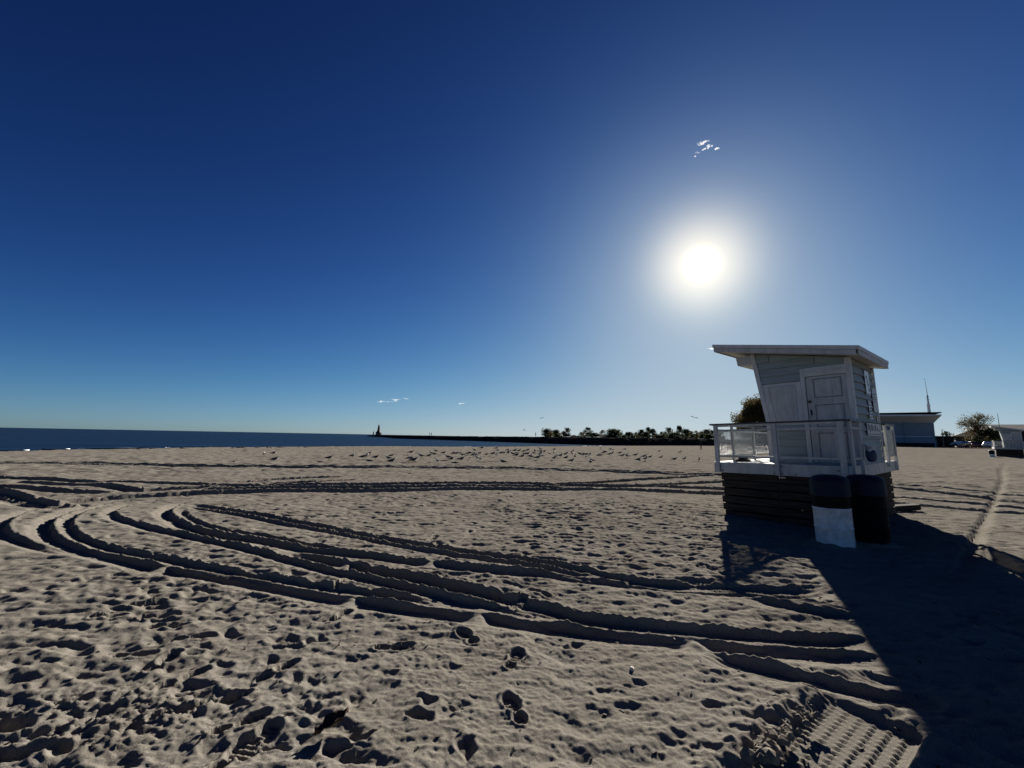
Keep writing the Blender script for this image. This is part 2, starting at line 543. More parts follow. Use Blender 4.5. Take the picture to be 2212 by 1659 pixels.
def rut(pix, w=0.16, depth=0.10, berm=0.04, streak=0.006, fade=0.5, tread=0.0, seed=0, near=True):
    """wheel rut pressed along a path seen in the photograph, laid on the sand"""
    pts = curve_points(pix)
    if len(pts) < 3: return
    s = np.concatenate([[0], np.cumsum(np.hypot(*np.diff(pts, axis=0).T))])
    tg = np.gradient(pts, axis=0)
    tg /= np.maximum(np.hypot(tg[:, 0], tg[:, 1])[:, None], 1e-9)
    D = np.full(GX.shape, 9.0, np.float32)
    S = np.zeros(GX.shape, np.float32)
    V = np.zeros(GX.shape, np.float32)
    W = w * 2.9
    lo_i, hi_i = GX.shape[0], 0
    for (x, y), sv, (tx, ty) in zip(pts, s, tg):
        si, sj = window(x, y, W)
        if si.start >= si.stop or sj.start >= sj.stop: continue
        X, Y = GX[si, sj] - x, GY[si, sj] - y
        d = np.hypot(X, Y)
        m = d < D[si, sj]
        D[si, sj] = np.where(m, d, D[si, sj])
        S[si, sj] = np.where(m, sv + X * tx + Y * ty, S[si, sj])
        V[si, sj] = np.where(m, -X * ty + Y * tx, V[si, sj])
        lo_i, hi_i = min(lo_i, si.start), max(hi_i, si.stop)
    if hi_i <= lo_i: return
    sl = slice(lo_i, hi_i)
    d, S_, V_ = np.abs(V[sl]), S[sl], V[sl]
    inside = D[sl] < W
    if near:
        depth, berm, w = depth * 0.50, berm * 0.38, w * 0.54
    else:
        depth, berm = depth * 1.05, berm * 0.6
    wob = w * (1 + 0.09 * gnoise(S_ / 0.35, np.zeros_like(S_) + 3.3 + seed, 20 + seed) + 0.10 * gnoise(GX[sl] / 0.09, GY[sl] / 0.09, 21 + seed))
    fd = sstep(0, fade, S_) * sstep(0, fade, s[-1] - S_) if fade > 0 else np.ones_like(S_)
    # the bank on the sunward side stands steep; the other side is pressed out into a shallow ramp
    kk = np.zeros(GX.shape, np.float32)
    for (x, y), (tx_, ty_) in zip(pts[::2], tg[::2]):
        a_, b_ = window(x, y, W)
        kk[a_, b_] = -ty_ * SUN_DIR.x + tx_ * SUN_DIR.y
    kk = np.clip(kk[sl] * 2.2, -1, 1)
    vs_ = V_ * np.sign(kk)
    sym = 1 - sstep(0.70 * wob, 1.0 * wob, d)
    asym = (1 - sstep(0.82 * wob, 1.0 * wob, vs_)) * sstep(-2.3 * wob, 0.0 * wob, vs_)
    m = (np.abs(kk) * asym + (1 - np.abs(kk)) * sym) * inside * fd
    dep = depth * (1 + 0.35 * gnoise(S_ / 1.4, np.zeros_like(S_) + 0.7, 30 + seed))
    fl = HSM[sl] - dep + 1.6 * streak * gnoise(S_ / 0.35, V_ / 0.030, 31 + seed) + 0.006 * np.abs(gnoise(S_ / 0.06, V_ / 0.06, 32 + seed)) + 0.006 * gnoise(GX[sl] / 0.05, GY[sl] / 0.05, 33)
    if tread > 0:
        fl = fl + tread * np.sign(np.sin(S_ * 2 * np.pi / 0.09 + 3 * V_ / w)) * (d < 0.6 * w)
    lump = np.clip(1.0 + 0.5 * gnoise(GX[sl] / 0.20, GY[sl] / 0.20, 34 + seed) + 1.4 * gnoise(GX[sl] / 0.05, GY[sl] / 0.05, 35), 0.2, 2.0)
    bm_ = berm * np.exp(-((vs_ - 1.22 * wob) / (0.28 * w)) ** 2) * inside * fd * lump
    crumb = 0.010 * np.maximum(gnoise(GX[sl] / 0.045, GY[sl] / 0.045, 36 + seed), 0) * np.exp(-((d - 1.5 * w) / (0.6 * w)) ** 2) * inside * fd
    # pressed floor: the deeper the tyre sank, the less of the old surface is left
    fl = HSM[sl] - dep * m + (fl - (HSM[sl] - dep))
    mm = 0.72 * sstep(0.0, 0.35, m) + 0.28 * sstep(0.75, 1.0, m)
    H[sl] = H[sl] * (1 - mm) + fl * mm + bm_ + crumb


FAR = dict(w=0.17, depth=0.10, berm=0.035, near=False)
# far pairs of lines across the beach
rut([(-40, 999), (217, 1002), (407, 1005.5), (600, 1007.5), (800, 1008.5), (1000, 1009), (1163, 1013), (1325, 1017), (1461, 1022), (1545, 1024.5), (1700, 1030)], 0.20, 0.085, 0.03, seed=1, near=False)
rut([(-40, 1002), (217, 1004.6), (407, 1008.2), (600, 1010.2), (800, 1011.3), (1000, 1012), (1163, 1016), (1325, 1020.5), (1461, 1025), (1545, 1027.5), (1700, 1033)], 0.20, 0.085, 0.03, seed=2, near=False)
for pts in ([(-60, 1031), (0, 1033), (81, 1036), (163, 1040), (271, 1042), (407, 1046), (560, 1050)],
            [(16, 1044), (108, 1046), (217, 1050), (271, 1056), (298, 1064)],
            [(-40, 1053), (60, 1055), (150, 1062), (240, 1066)],
            [(-40, 1053), (0, 1063), (54, 1076), (108, 1090), (141, 1101)],
            [(-40, 1062), (0, 1072), (60, 1085), (100, 1097)],
            [(54, 1076), (90, 1073), (136, 1068)],
            [(500, 1043), (636, 1034), (744, 1030)], [(554, 1047), (690, 1041), (771, 1035)],
            [(1190, 1046), (1271, 1043), (1407, 1035), (1542, 1027), (1620, 1022)], [(1300, 1053), (1407, 1049), (1542, 1041), (1620, 1037)]):
    rut(pts, seed=int(abs(pts[0][0])) % 17, **FAR)
# the broad churned lane
rut([(100, 1092), (136, 1087), (217, 1079), (298, 1073), (380, 1068), (488, 1063), (600, 1060), (800, 1060), (1000, 1058), (1136, 1056), (1271, 1057), (1407, 1061), (1542, 1066), (1700, 1074)], 0.20, 0.10, 0.06, 0.02, seed=3, near=False)
rut([(271, 1063), (380, 1057), (488, 1052), (600, 1049.5), (800, 1047), (1000, 1043.5), (1136, 1045), (1271, 1049), (1407, 1051), (1542, 1057), (1700, 1064)], 0.20, 0.095, 0.06, 0.02, seed=4, near=False)
rut([(420, 1060), (520, 1056), (640, 1054), (800, 1053), (1000, 1051), (1136, 1051), (1230, 1053)], 0.17, 0.07, 0.07, 0.03, seed=5, near=False)
# right of the hut
rut([(1850, 1042), (1936, 1048), (2048, 1056.5), (2212, 1074), (2300, 1084)], 0.18, 0.09, 0.035, seed=6, near=False)
rut([(1850, 1048), (1936, 1055.5), (2048, 1068), (2132, 1076.5), (2212, 1087), (2300, 1098)], 0.18, 0.09, 0.035, seed=7, near=False)
rut([(1850, 1071), (1936, 1076.6), (2090, 1087), (2212, 1097.7), (2300, 1106)], 0.15, 0.07, 0.03, seed=8, near=False)
rut([(1850, 1084), (1936, 1089), (2048, 1097.7), (2212, 1110), (2300, 1118)], 0.15, 0.06, 0.03, seed=9, near=False)
rut([(2075, 1168), (2130, 1198), (2212, 1242), (2300, 1290)], 0.14, 0.05, 0.02, seed=10, near=False)
rut([(2172, 1000), (2163, 1018), (2166, 1034), (2157, 1062), (2142, 1093), (2126, 1125), (2104, 1172), (2075, 1240)], 0.075, 0.04, 0.0, 0.012, seed=11, near=False)
# turning loops and the main ruts
rut([(240, 1092), (160, 1093), (80, 1103), (27, 1116), (-2, 1136), (2, 1158), (27, 1166), (60, 1176), (108, 1186), (160, 1196)], 0.17, 0.10, 0.05, seed=12)
rut([(330, 1078), (250, 1085), (180, 1097), (125, 1113), (97, 1130), (92, 1145), (103, 1160), (130, 1174), (190, 1193), (271, 1212), (347, 1231), (407, 1242), (500, 1254), (608, 1272), (744, 1296), (880, 1313), (988, 1326), (1070, 1336), (1136, 1345), (1271, 1363), (1407, 1378), (1502, 1390), (1597, 1399), (1699, 1407), (1818, 1421), (1960, 1440)], 0.19, 0.125, 0.055, 0.01, seed=13)
rut([(360, 1080), (280, 1086), (205, 1098), (166, 1111), (146, 1128), (146, 1141), (163, 1158), (203, 1174), (244, 1187), (298, 1198), (353, 1209), (393, 1220), (461, 1234), (542, 1245), (608, 1255), (717, 1271), (798, 1282), (880, 1290), (961, 1302), (1042, 1316), (1090, 1324)], 0.13, 0.075, 0.045, 0.01, seed=14)
rut([(370, 1074), (300, 1085), (258, 1096), (238, 1108), (243, 1118), (258, 1126), (298, 1137), (353, 1148), (418, 1162), (488, 1180), (581, 1201), (690, 1229), (771, 1248), (880, 1269), (988, 1297), (1083, 1313), (1163, 1328), (1244, 1342)], 0.15, 0.085, 0.045, 0.01, seed=15)
rut([(590, 1186), (663, 1201), (744, 1220), (825, 1236), (907, 1252), (988, 1270), (1070, 1288), (1136, 1304), (1217, 1323), (1271, 1335), (1353, 1347), (1434, 1356), (1515, 1364), (1600, 1371), (1699, 1381), (1818, 1386), (1930, 1390)], 0.17, 0.105, 0.05, 0.01, seed=16)
rut([(420, 1082), (380, 1092), (358, 1104), (357, 1117), (380, 1129), (407, 1140), (461, 1153), (515, 1164), (597, 1178), (663, 1188), (744, 1196), (825, 1204), (907, 1215), (988, 1226), (1081, 1237), (1163, 1242), (1244, 1251), (1325, 1259), (1407, 1265), (1488, 1272), (1600, 1279), (1738, 1279), (1830, 1275)], 0.18, 0.11, 0.05, 0.012, seed=17)
rut([(393, 1101), (401, 1117), (434, 1133), (488, 1145), (597, 1164), (663, 1177), (744, 1188)], 0.10, 0.05, 0.03, seed=18)
rut([(407, 1090), (488, 1103), (608, 1122), (717, 1140), (825, 1160), (934, 1178), (1042, 1198), (1108, 1207), (1217, 1226), (1298, 1241), (1380, 1255), (1461, 1263), (1570, 1268), (1700, 1272), (1800, 1268)], 0.13, 0.08, 0.04, 0.01, seed=19)
rut([(405, 1096), (475, 1108), (542, 1120), (608, 1131), (717, 1149), (825, 1169), (893, 1181), (934, 1190), (1042, 1210), (1136, 1223), (1244, 1242), (1325, 1252)], 0.13, 0.08, 0.04, 0.01, seed=20)
rut([(1560, 1285), (1640, 1297), (1738, 1316), (1830, 1330), (1920, 1340)], 0.14, 0.085, 0.05, seed=25)
rut([(1500, 1403), (1560, 1422), (1619, 1438), (1738, 1467), (1858, 1496), (1957, 1512), (2060, 1525)], 0.17, 0.11, 0.05, 0.014, fade=0.25, seed=21)
rut([(1800, 1432), (1850, 1455), (1897, 1474), (1957, 1486), (2050, 1500)], 0.14, 0.09, 0.06, 0.014, seed=22)

# breaks where feet crossed the ruts
for px, py in [(347, 1229), (757, 1297), (1033, 1331), (1505, 1392), (930, 1216), (745, 1222)]:
    x, y = ground_at(px, py)
    si, sj = window(x, y, 0.5)
    d = np.hypot(GX[si, sj] - x, (GY[si, sj] - y) * 0.5)
    m = np.exp(-(d / 0.09) ** 2)
    H[si, sj] = H[si, sj] * (1 - m) + (HSM[si, sj] + 0.02 * gnoise(GX[si, sj] / 0.08, GY[si, sj] / 0.08, 61)) * m

# crisp shoe prints
for px, py, th in [(352, 1432, 95), (395, 1468, 60), (560, 1604, 85), (515, 1568, 40), (500, 1640, 80), (415, 1380, 20), (362, 1356, 15), (343, 1333, 20), (318, 1307, 30), (285, 1418, 10), (232, 1336, 5), (480, 1512, 25),
                   (385, 1540, 30), (1010, 1378, 125), (1110, 1425, 70), (1112, 1535, 110), (735, 1330, 75), (1120, 1300, 60), (1165, 1282, 140), (740, 1258, 80), (850, 1400, 10), (270, 1240, 30), (600, 1450, 60)]:
    x, y = ground_at(px, py)
    shoe(x, y, R_(th), 0.019)
# deep fresh scuffs near the front
for px, py, a_, b_, dp in [(905, 1555, .12, .06, .06), (920, 1518, .10, .055, .05), (665, 1535, .10, .06, .06), (780, 1600, .09, .07, .07), (730, 1625, .10, .06, .06), (1005, 1630, .07, .12, .07),
                           (270, 1575, .13, .08, .08), (210, 1590, .09, .07, .06), (590, 1615, .13, .05, .06), (430, 1480, .12, .07, .05), (490, 1510, .1, .09, .06), (20, 1570, .17, .10, .10), (95, 1585, .14, .08, .09), (120, 1620, .15, .08, .07), (30, 1630, .2, .06, .07),
                           (1540, 1530, .09, .06, .04), (1240, 1395, .1, .06, .05), (610, 1400, .09, .05, .05), (1375, 1480, .12, .05, .04)]:
    x, y = ground_at(px, py)
    pit(x, y, a_ * 0.68, b_ * 0.62, RNG.rand() * 0.6 - 0.3, dp * 0.44, 0.22, 1.5)

# coarse crumbled sand at the lower corner
x0, y0 = ground_at(230, 1540)
mk = np.exp(-(((GX - x0) / 0.75) ** 2 + ((GY - y0) / 0.28) ** 2))
H += mk * (0.030 * np.maximum(gnoise(GX / 0.05, GY / 0.05, 70), -0.1) + 0.03 * np.maximum(gnoise(GX / 0.025, GY / 0.025, 71), 0))

# the broad cleated tyre mark in front, running away to the lake of shade
ax_, ay_ = ground_at(1765, 1690)
bx_, by_ = ground_at(1882, 1541)
L_ = math.hypot(bx_ - ax_, by_ - ay_)
tx, ty = (bx_ - ax_) / L_, (by_ - ay_) / L_
si, sj = window((ax_ + bx_) / 2, (ay_ + by_) / 2, 1.6)
X, Y = GX[si, sj] - ax_, GY[si, sj] - ay_
S_, V_ = X * tx + Y * ty, X * ty - Y * tx         # along, and across (right positive)
hw = 0.235
end = sstep(L_ + 0.03, L_ - 0.03, S_ + 0.10 * V_) * sstep(-1.2, -0.9, S_)
m = (1 - sstep(hw * 0.93, hw * 1.07, np.abs(V_))) * end
floor_ = HSM[si, sj] - 0.035
rows = np.zeros_like(V_)
for k, vc in enumerate((-0.175, -0.105, -0.035, 0.030, 0.095, 0.165)):
    ph = 0.4 * k
    band = np.exp(-((V_ - vc) / 0.014) ** 2)
    rows += band * (0.5 + 0.5 * np.sign(np.sin(S_ * 2 * np.pi / 0.050 + ph)))
floor_ = floor_ + 0.011 * rows - 0.006 * np.exp(-((np.abs(V_) % 0.07 - 0.035) / 0.012) ** 2) + 0.002 * gnoise(S_ / 0.02, V_ / 0.02, 73)
lugs = np.exp(-((V_ + hw * 0.98) / 0.030) ** 2) * (0.5 + 0.5 * np.sign(np.sin(S_ * 2 * np.pi / 0.055))) * 0.022
wall = 0.026 * np.exp(-((V_ + hw * 1.42) / 0.065) ** 2) * end * (1 + 1.0 * gnoise(GX[si, sj] / 0.14, GY[si, sj] / 0.14, 74) + 1.2 * gnoise(GX[si, sj] / 0.05, GY[si, sj] / 0.05, 76))
wall2 = 0.015 * np.exp(-((V_ - hw * 1.15) / 0.05) ** 2) * end
headw = 0.008 * np.exp(-((S_ - L_ - 0.10) / 0.07) ** 2) * (np.abs(V_) < hw * 1.5) * (1 + 1.3 * gnoise(GX[si, sj] / 0.12, GY[si, sj] / 0.12, 75))
H[si, sj] = H[si, sj] * (1 - m) + (floor_ + lugs) * m + wall + wall2 + np.maximum(headw, 0)

for bx0, by0 in ((5.17, 6.78), (5.86, 6.93)):
    si, sj = window(bx0, by0, 0.7)
    d = np.hypot(GX[si, sj] - bx0, GY[si, sj] - by0)
    H[si, sj] += (0.035 + 0.03 * gnoise(GX[si, sj] / 0.15, GY[si, sj] / 0.15, 95)) * np.exp(-((d - 0.26) / 0.09) ** 2)

nr, na = GX.shape
verts = np.empty((nr * na + 1, 3), np.float32)
verts[:-1, 0] = GX.ravel()
verts[:-1, 1] = GY.ravel()
verts[:-1, 2] = H.ravel()
verts[-1] = (0, 0, float(H[0].mean()))
ii, jj = np.meshgrid(np.arange(nr - 1), np.arange(na - 1), indexing='ij')
a0 = (ii * na + jj).ravel()
quads = np.stack([a0, a0 + 1, a0 + na + 1, a0 + na], 1)[:, ::-1]
tri = np.stack([np.arange(na - 1), np.arange(1, na), np.full(na - 1, nr * na)], 1)
me = bpy.data.meshes.new('beach')
me.vertices.add(len(verts))
me.vertices.foreach_set('co', verts.ravel())
nl = quads.size + tri.size
me.loops.add(nl)
me.loops.foreach_set('vertex_index', np.concatenate([quads.ravel(), tri.ravel()]).astype(np.int32))
npoly = len(quads) + len(tri)
me.polygons.add(npoly)
starts = np.concatenate([np.arange(len(quads)) * 4, len(quads) * 4 + np.arange(len(tri)) * 3]).astype(np.int32)
me.polygons.foreach_set('loop_start', starts)
me.polygons.foreach_set('use_smooth', np.ones(npoly, bool))
me.update(calc_edges=True)
me.validate()
beach = bpy.data.objects.new('beach', me)
COL.objects.link(beach)
beach['kind'] = 'structure'


def sand_material():
    m = bpy.data.materials.new('sand')
    m.use_nodes = True
    n, l = m.node_tree.nodes, m.node_tree.links
    b = n['Principled BSDF']
    b.inputs['Roughness'].default_value = 0.95
    b.inputs['Specular IOR Level'].default_value = 0.0
    g = n.new('ShaderNodeNewGeometry')
    def noise(scale, detail=5.0, rough=0.6):
        z = n.new('ShaderNodeTexNoise')
        z.inputs['Scale'].default_value = scale
        z.inputs['Detail'].default_value = detail
        z.inputs['Roughness'].default_value = rough
        l.new(g.outputs['Position'], z.inputs['Vector'])
        return z.outputs['Fac']
    r1 = n.new('ShaderNodeValToRGB')
    r1.color_ramp.elements[0].position, r1.color_ramp.elements[1].position = 0.3, 0.7
    r1.color_ramp.elements[0].color = (0.153, 0.138, 0.117, 1)
    r1.color_ramp.elements[1].color = (0.215, 0.197, 0.170, 1)
    l.new(noise(0.9, 8.0, 0.7), r1.inputs[0])
    r2 = n.new('ShaderNodeValToRGB')
    r2.color_ramp.elements[0].position, r2.color_ramp.elements[1].position = 0.36, 0.62
    r2.color_ramp.elements[0].color = (0.56, 0.55, 0.54, 1)
    r2.color_ramp.elements[1].color = (1.22, 1.22, 1.22, 1)
    l.new(noise(170.0, 3.0, 0.8), r2.inputs[0])
    mx = n.new('ShaderNodeMix')
    mx.data_type = 'RGBA'
    mx.blend_type = 'MULTIPLY'
    mx.inputs[0].default_value = 1.0
    l.new(r1.outputs[0], mx.inputs[6])
    l.new(r2.outputs[0], mx.inputs[7])
    # wet, darker sand along the water
    sx = n.new('ShaderNodeSeparateXYZ')
    l.new(g.outputs['Position'], sx.inputs[0])
    wet = n.new('ShaderNodeMapRange')
    wet.inputs['From Min'].default_value = WATER_Z + 0.035
    wet.inputs['From Max'].default_value = WATER_Z + 0.10
    wet.inputs['To Min'].default_value = 0.38
    wet.inputs['To Max'].default_value = 1.0
    l.new(sx.outputs['Z'], wet.inputs[0])
    mw = n.new('ShaderNodeMix')
    mw.data_type = 'RGBA'
    mw.blend_type = 'MULTIPLY'
    mw.inputs[0].default_value = 1.0
    l.new(mx.outputs[2], mw.inputs[6])
    l.new(wet.outputs[0], mw.inputs[7])
    l.new(mw.outputs[2], b.inputs['Base Color'])
    for sock, dry_v, wet_v in (('Roughness', 0.95, 0.30), ('Specular IOR Level', 0.0, 0.6)):
        rm = n.new('ShaderNodeMapRange')
        rm.inputs['From Min'].default_value = WATER_Z + 0.035
        rm.inputs['From Max'].default_value = WATER_Z + 0.10
        rm.inputs['To Min'].default_value = wet_v
        rm.inputs['To Max'].default_value = dry_v
        l.new(sx.outputs['Z'], rm.inputs[0])
        l.new(rm.outputs[0], b.inputs[sock])
    bp = n.new('ShaderNodeBump')
    bp.inputs['Strength'].default_value = 0.55
    bp.inputs['Distance'].default_value = 0.010
    l.new(noise(38.0, 8.0, 0.75), bp.inputs['Height'])
    bp2 = n.new('ShaderNodeBump')
    bp2.inputs['Strength'].default_value = 0.8
    bp2.inputs['Distance'].default_value = 0.10
    bp2.inputs['Distance'].default_value = 0.0035
    l.new(noise(140.0, 4.0, 0.8), bp2.inputs['Height'])
    l.new(bp.outputs[0], bp2.inputs['Normal'])
    l.new(bp2.outputs[0], b.inputs['Normal'])
    return m


me.materials.append(sand_material())

# ------------------------------------------------------------------ the lake
def water_material():
    m = bpy.data.materials.new('lake_water')
    m.use_nodes = True
    n, l = m.node_tree.nodes, m.node_tree.links
    n.remove(n['Principled BSDF'])
    df = n.new('ShaderNodeBsdfDiffuse')
    df.inputs[0].default_value = (0.0012, 0.0062, 0.0220, 1)
    gl = n.new('ShaderNodeBsdfGlossy')
    gl.inputs[0].default_value = (0.72, 0.92, 1.0, 1)
    gl.inputs['Roughness'].default_value = 0.22
    mxs = n.new('ShaderNodeMixShader')
    # waves keep the lake from ever being a grazing mirror: its reflectance levels off
    mxs.inputs[0].default_value = 0.16
    l.new(df.outputs[0], mxs.inputs[1])
    l.new(gl.outputs[0], mxs.inputs[2])
    l.new(mxs.outputs[0], n['Material Output'].inputs['Surface'])
    g = n.new('ShaderNodeNewGeometry')
    mp = n.new('ShaderNodeMapping')
    mp.inputs['Rotation'].default_value = (0, 0, R_(35))
    mp.inputs['Scale'].default_value = (0.35, 1.0, 1.0)
    l.new(g.outputs['Position'], mp.inputs[0])
    prev = None
    for sc_, dist in ((0.10, 1.6), (0.45, 0.5), (2.2, 0.10)):
        z = n.new('ShaderNodeTexNoise')
        z.inputs['Scale'].default_value = sc_
        z.inputs['Detail'].default_value = 4.0
        l.new(mp.outputs[0], z.inputs['Vector'])
        bp = n.new('ShaderNodeBump')
        bp.inputs['Strength'].default_value = 1.0
        bp.inputs['Distance'].default_value = dist
        l.new(z.outputs['Fac'], bp.inputs['Height'])
        if prev: l.new(prev, bp.inputs['Normal'])
        prev = bp.outputs[0]
    l.new(prev, gl.inputs['Normal'])
    return m


M['water'] = water_material()
lake = MB().add([(-9000, -9000, WATER_Z), (9000, -9000, WATER_Z), (9000, 12000, WATER_Z), (-9000, 12000, WATER_Z)], [(0, 1, 2, 3)]).build('lake', M['water'])
lake['kind'] = 'structure'

# a low line of foam where the ripples run out
M['foam'] = material('foam', (0.75, 0.78, 0.80), 0.6, 0.3, 0.1, 3)
fo = MB()
rf = random.Random(3)
for i in range(4, 11):
    (ax, ay), (bx, by) = SHORE[i], SHORE[i + 1]
    L = math.hypot(bx - ax, by - ay)
    nx_, ny_ = -(by - ay) / L, (bx - ax) / L          # towards the water
    t = 0.0
    while t < L:
        ln = rf.uniform(1.5, 6.0)
        if rf.random() < 0.7:
            o_ = rf.uniform(0.8, 2.8)
            wdt = rf.uniform(0.6, 1.5)
            n = max(3, int(ln / 0.7))
            top, bot = [], []
            for k in range(n + 1):
                s_ = min(L, t + ln * k / n)
                off = o_ + 0.25 * math.sin(s_ * 0.9 + i)
                hw_ = wdt * math.sin(math.pi * k / n)
                px_, py_ = ax + (bx - ax) * s_ / L, ay + (by - ay) * s_ / L
                top.append((px_ + nx_ * (off + hw_), py_ + ny_ * (off + hw_), WATER_Z + 0.012))
                bot.append((px_ + nx_ * (off - hw_), py_ + ny_ * (off - hw_), WATER_Z + 0.012))
                bot[-1] = (bot[-1][0], bot[-1][1], WATER_Z + 0.09)
            vs = top + bot
            fo.add(vs, [(k, k + 1, n + 2 + k, n + 1 + k) for k in range(n)])
        t += ln + rf.uniform(0, 2)
foam = fo.build('foam', M['foam'])
tag(foam, 'thin broken line of white foam along the water edge', 'foam', kind='stuff')

# ------------------------------------------------------------------ lifeguard hut
HUT_O = (4.6114, 9.3276)
HUT_YAW = R_(-51.784)
cu, su = math.cos(HUT_YAW), math.sin(HUT_YAW)
U0, V0 = 1.2, 2.0                                   # local centre
hut_loc = (HUT_O[0] + cu * U0 - su * V0, HUT_O[1] + su * U0 + cu * V0, 0.0)
hut = empty('lifeguard_hut', hut_loc)
hut.rotation_euler = (Matrix.Rotation(HUT_YAW, 3, 'Z') @ Matrix.Rotation(R_(-1.358), 3, 'Y') @ Matrix.Rotation(R_(0.353), 3, 'X')).to_euler()
tag(hut, 'white lifeguard hut with closed door on dark plank skirt behind two drum bins', 'lifeguard hut', 'lifeguard huts on the beach')


class HB_(MB):
    """shapes in hut coordinates: u along the front, v away, z up"""
    def build(self, *a, **k):
        self.v = [(x - U0, y - V0, z) for x, y, z in self.v]
        return super().build(*a, **k)


WD, DD = 2.37, 3.71
ZB, ZT, ZR = 0.956, 1.175, 2.018
WV, WVB, WU1 = 0.794, 2.715, 2.375
rnd = random.Random(11)


def hut_wall_left(z):                                # the lake side leans out above the rail
    return 0.83 if z <= 2.03 else 0.83 - (z - 2.03) * 0.138


def roof_under(u):
    return 3.923 - 0.17 + (3.404 - 3.923) * (u + 0.055) / 2.669


# deck
dk = HB_()
dk.box(0.03, WD - 0.03, 0.03, DD - 0.03, ZB + 0.03, ZT - 0.03)
deck = dk.build('deck', M['dark_wood'], hut)
nb = 26
for i in range(nb):
    v0 = DD * i / nb
    HB_().box(0.0, WD, v0 + 0.004, v0 + DD / nb - 0.004, ZT - 0.03, ZT + rnd.uniform(-0.001, 0.002)).build('deck_board', M['white'], deck)
for nm, b in (('fascia_board', (-0.025, 1.19, -0.035, 0.0, ZB, ZT + 0.004)), ('fascia_board', (1.194, WD + 0.025, -0.035, 0.0, ZB - 0.004, ZT + 0.002)),
              ('fascia_board', (WD, WD + 0.035, 0.003, DD, ZB, ZT + 0.004)), ('fascia_board', (-0.035, 0.0, 0.003, DD, ZB, ZT + 0.004)), ('fascia_board', (-0.03, WD + 0.03, DD + 0.002, DD + 0.035, ZB, ZT + 0.003))):
    HB_().box(*b).build(nm, M['white'], deck, bevel=0.004)
for u_, z_ in ((0.16, 1.0), (1.17, 1.13), (1.17, 0.99), (1.31, 1.13), (1.31, 0.99), (1.54, 0.985), (2.22, 1.09), (2.33, 1.10), (0.05, 0.99)):
    b = HB_()
    b.tube([(u_, -0.036, z_), (u_, -0.046, z_)], 0.014, 8)
    b.build('bolt', M['black'], deck)
hk = HB_()
hk.bar((1.26, -0.04, 0.955), (1.26, -0.04, 0.89), 0.018, 0.012).bar((1.285, -0.04, 0.915), (1.36, -0.04, 0.912), 0.012, 0.02)
hk.build('hook', M['steel'], deck)
# inner joists
fr = HB_()
for u_ in (0.14, WD - 0.14):
    fr.box(u_ - 0.06, u_ + 0.06, 0.14, DD - 0.14, -0.15, ZB)
for v_ in (0.2, DD - 0.2):
    fr.box(0.23, WD - 0.23, v_ - 0.05, v_ + 0.05, ZB - 0.2, ZB - 0.002)
fr.build('underframe', M['dark_wood'], hut)

# skirt of weathered planks
HB_().box(1.15, 1.22, 0.12, 0.2, -0.1, ZB - 0.01).build('skirt_post', M['dark_wood'], hut)
n_pl = 6
for face in ('front', 'side', 'left', 'back'):
    for i in range(n_pl):
        z1 = ZB - 0.012 - i * 0.163
        z0 = z1 - 0.163 + rnd.uniform(0.014, 0.03)
        if i == n_pl - 1: z0 = -0.12
        e0, e1 = rnd.uniform(-0.03, 0.05), rnd.uniform(-0.03, 0.05)
        tl = rnd.uniform(-0.008, 0.008)
        o_ = rnd.uniform(0, 0.012)
        if face == 'front':
            b = HB_().box(0.06 + e0, 1.18, 0.075 - o_, 0.11 - o_, z0, z1)
            b2 = HB_().box(1.185, WD - 0.05 + e1 * 0.5, 0.077 - o_, 0.112 - o_, z0 + tl, z1 + tl - 0.004)
            b2.build('skirt_plank', M['dark_wood'], hut, bevel=0.004)
        elif face == 'side':
            b = HB_().box(WD - 0.11 + o_, WD - 0.075 + o_, 0.12 + e0, DD - 0.05 + e1 * 2.2, z0, z1)
        elif face == 'left':
            b = HB_().box(0.075 - o_, 0.11 - o_, 0.12 + e0, DD - 0.10 + e1, z0, z1)
        else:
            b = HB_().box(0.12 + e0, WD - 0.12 + e1, DD - 0.11, DD - 0.075, z0, z1)
        b.build('skirt_plank', M['dark_wood'], hut, bevel=0.004)

# walls: a core, then each clapboard on it
def wall_core(name, poly, axis, c0, c1):
    b = HB_()
    if axis == 'v':
        b.prism(poly, c0, c1)
    else:
        n = len(poly)
        vs = [(c0, y, z) for y, z in poly] + [(c1, y, z) for y, z in poly]
        fs = [tuple(range(n)), tuple(range(2 * n - 1, n - 1, -1))] + [(i, i + n, (i + 1) % n + n, (i + 1) % n) for i in range(n)]
        b.add(vs, fs)
    return b.build(name, M['siding'], hut)


front_poly = [(hut_wall_left(ZT) + .01, ZT), (WU1 - .01, ZT), (WU1 - .01, roof_under(WU1)), (hut_wall_left(3.60) + .01, roof_under(0.62)), (hut_wall_left(2.03) + .01, 2.03)]
front_wall = wall_core('front_wall', front_poly, 'v', WV + 0.02, WV + 0.07)
back_wall = wall_core('back_wall', front_poly, 'v', WVB - 0.07, WVB - 0.02)
side_wall = wall_core('side_wall', [(WV + 0.02, ZT), (WVB - 0.02, ZT), (WVB - 0.02, roof_under(WU1)), (WV + 0.02, roof_under(WU1))], 'u', WU1 - 0.07, WU1 - 0.02)
lw = HB_()
pl_, pu_ = 0.83, hut_wall_left(3.60)
vs = [(0.85, WV + .02, ZT), (0.85, WVB - .02, ZT), (0.85, WVB - .02, 2.03), (0.85, WV + .02, 2.03), (pu_ + .02, WVB - .02, roof_under(.62)), (pu_ + .02, WV + .02, roof_under(.62))]
vs2 = [(x + 0.05, y, z) for x, y, z in vs]
